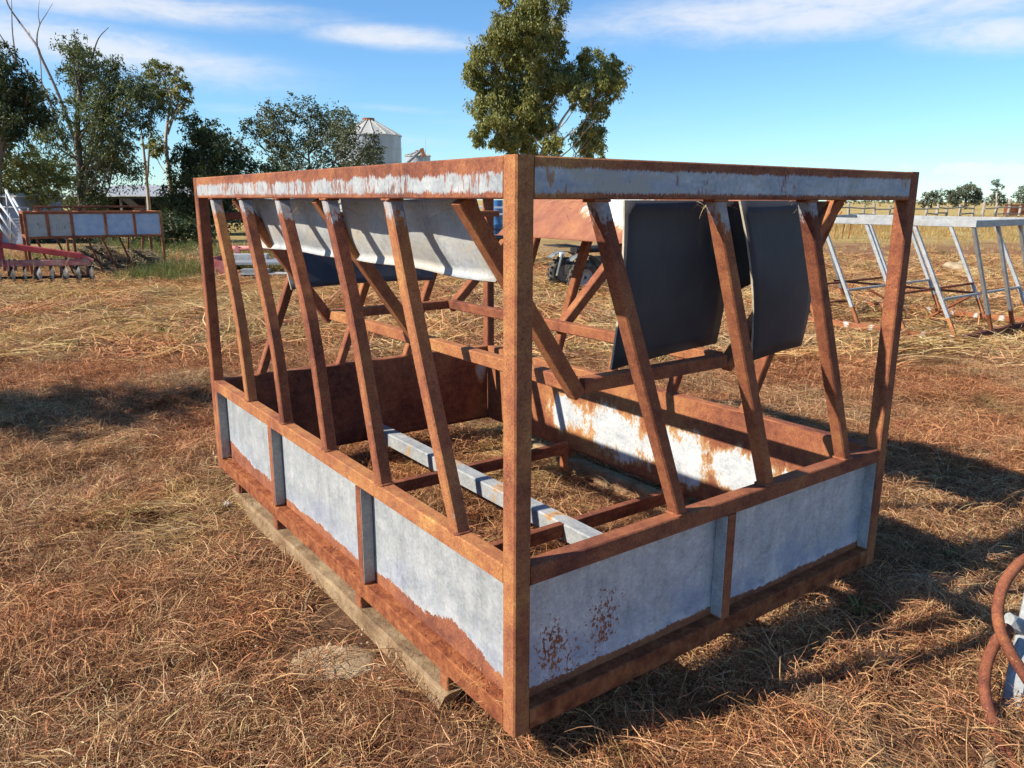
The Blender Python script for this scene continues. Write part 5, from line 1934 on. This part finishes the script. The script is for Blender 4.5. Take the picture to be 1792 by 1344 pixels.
# ------------------------------------------------------------------ white tubular frames stacked behind the plough
def white_frames():
    Y = 24
    f = at(25, 420, Y)
    f.z = 0
    t = thing('stair_frame', 'white tubular metal stair frame with diagonal rails at the left edge', 'stair frame', f)
    P = lambda x, y, dy=0: at(x, y, Y + dy) - f
    for k, (a, b) in enumerate((((10, 333), (50, 402)), ((16, 345), (58, 418)), ((-6, 350), (46, 418)), ((-12, 358), (30, 420)), ((-20, 368), (24, 424)), ((-10, 382), (16, 418)), ((22, 346), (62, 410)))):
        tube('diagonal_rail', P(*a, k * .10), P(*b, k * .10), .032, M['white'], t, 8)
    for a, b in (((18, 370), (20, 440)), ((50, 364), (52, 440)), ((10, 330), (20, 440)), ((-10, 360), (-10, 440))):
        q = P(*b, .3)
        q.z = 0
        tube('upright', P(*a, .3), q, .026, M['galv_grey'], t, 8)
    tube('top_rail', P(-10, 362, .3), P(50, 364, .3), .026, M['galv_grey'], t, 8)
    for k in range(7):
        x = 18 + k * 2.2
        vs, fs = box_raw(0, .55, 0, .5, 0, .03)
        o = link('tread', mesh('tread', vs, fs), M['galv_grey'], t, P(x, 384 + k * 5, .2))


white_frames()

# ------------------------------------------------------------------ paddock fence and odd things at the right
def fence():
    a, b = at(1462, 352, 66), at(1800, 352, 74)
    a.z = b.z = 0
    t = thing('paddock_fence', 'old grey timber post and rail fence along the far side of the yard', 'fence', a)
    d = b - a
    n = 17
    tops = []
    for k in range(n):
        p = d * (k / (n - 1)) + Vector((random.uniform(-.3, .3), random.uniform(-.2, .2), 0))
        h = random.uniform(1.2, 1.6)
        lean = Vector((random.uniform(-.12, .12), random.uniform(-.1, .1), 0))
        sweep('post', [p, p + lean * .5 + Vector((0, 0, h * .5)), p + lean + Vector((0, 0, h))], circ(.13, 8), M['timber_grey'], t, (0, 1, 0), [1, .95, .85])
        tops.append(p + lean * .8)
    for k in range(n - 1):
        if k in (5, 11):
            continue
        for z in ((1.05, .55) if k % 3 else (1.05,)):
            beam('rail', tops[k] + Vector((0, -.16, z + random.uniform(-.1, .1))), tops[k + 1] + Vector((0, -.16, z + random.uniform(-.1, .1))), .09, .12, M['timber_grey'], t, c=.02)


M['timber_grey'] = mat_plain('silvered_timber', [(.3, (.20, .17, .13)), (.5, (.34, .30, .24)), (.7, (.47, .43, .36))], 3, .9, .1, .4, 20)
fence()
pst = at(1763, 378, 82)
pst.z = 0
o = sweep('fence_post', [(0, 0, -.1), (.02, 0, .8), (.03, 0, CAMZ - (348 - 351) * 82 / FPX)], circ(.17, 9), M['timber_grey'], None, (0, 1, 0), [1, .95, .9])
o.location = pst
tag(o, 'single grey timber post beside the rusty bin at the right edge', 'post')


def rusty_bin():
    Y = 79
    c = at(1782, 380, Y)
    c.z = 0
    t = thing('rusty_bin', 'rusty steel bin on legs at the right edge beyond the galvanised feeder', 'bin', c, .1)
    s = Y / FPX
    zt, zb = CAMZ - (359 - 351) * s, CAMZ - (377 - 351) * s
    x0, x1 = -.95, 1.6
    for nm, (a, b, c_, d_, e, f_) in (('front', (x0, x1, 0, .02, zb, zt - .1)), ('back', (x0, x1, .9, .92, zb, zt + .12)), ('floor', (x0, x1, .021, .899, zb, zb + .02)), ('side', (x0, x0 + .02, .021, .899, zb + .021, zt)), ('side', (x1 - .02, x1, .021, .899, zb + .021, zt))):
        link(nm + '_wall' if nm != 'floor' else nm, mesh(nm, *box_raw(a, b, c_, d_, e, f_)), M['rust_dark'] if nm != 'back' else M['rust'], t)
    beam('lip', (x0, -.03, zb - .03), (x1, -.03, zb - .03), .08, .05, M['belt_edge'], t)
    for x in (x0 + .1, x1 - .1):
        for y in (.1, .8):
            beam('leg', (x, y, 0), (x, y, zb - .001), .08, .08, M['rust'], t, up=(0, 1, 0))


rusty_bin()
M['orange'] = mat_plain('orange_paint', [(.3, (.45, .09, .02)), (.6, (.58, .17, .04)), (.8, (.62, .33, .14))], 8, .6, .3, .1)


def orange_tool():
    c = ground_at(1478, 384)
    c = at(1476, 380, 36)
    c.z = 0
    t = thing('orange_implement', 'small orange farm implement lying in the dry grass beyond the rack', 'farm implement', c)
    z = CAMZ - (377 - 351) * 36 / FPX
    beam('bar', (-.7, 0, z), (.5, 0, z), .07, .07, M['orange'], t)
    for x in (-.6, -.25, .1, .4):
        beam('tine', (x, -.0, z - .03), (x - .1, -.05, 0), .04, .04, M['rust'], t, up=(0, 1, 0))
    beam('hitch', (-.2, 0, z + .03), (-.1, 0, z + .2), .06, .06, M['orange'], t, up=(0, 1, 0))


orange_tool()

# ------------------------------------------------------------------ rusty hoops in the lower right corner
M['white_tube'] = mat_patchy('white_blue_tube', [(x, 0, .25, 1) for x in (.1, .4, .7)], .30, .5, .72, .05)


def hoops():
    f = ground_at(1800, 1330)
    f.z = 0
    t = thing('pipe_hoops', 'two rusty bent pipe hoops welded to white tubes at the lower right corner', 'pipe frame', f)
    def arc(pts_, r, mat, name='hoop'):
        pp = smooth_path([at(x, y, Y) - f for x, y, Y in pts_], 8)
        o = sweep(name, pp, circ(r, 14), mat, t, (0, 1, 0), None, False, True)
        return o
    arc([(1850, 955, 2.62), (1800, 975, 2.55), (1765, 1008, 2.48), (1748, 1050, 2.42), (1748, 1092, 2.37), (1765, 1135, 2.33), (1792, 1180, 2.28), (1835, 1245, 2.2), (1880, 1330, 2.1)], .0185, M['rust_dark'])
    arc([(1765, 1098, 2.44), (1742, 1125, 2.40), (1726, 1165, 2.34), (1723, 1210, 2.27), (1735, 1255, 2.20), (1752, 1300, 2.13), (1780, 1345, 2.06), (1830, 1400, 1.99)], .0185, M['rust_dark'])
    # white flattened tubes
    beam('flat_tube', at(1812, 1030, 2.62) - f, at(1758, 1290, 2.26) - f, .034, .062, M['white_tube'], t, up=(1, 0, .2), c=.010)
    beam('flat_tube', at(1764, 1085, 2.50) - f, at(1815, 1110, 2.50) - f, .05, .05, M['white_tube'], t, c=.012)
    g0, g1 = ground_at(1742, 1275, .012), ground_at(1716, 1420, .03)
    tube('ground_pipe', g0 - f, g1 - f, .024, M['timber'], t, 12)


hoops()
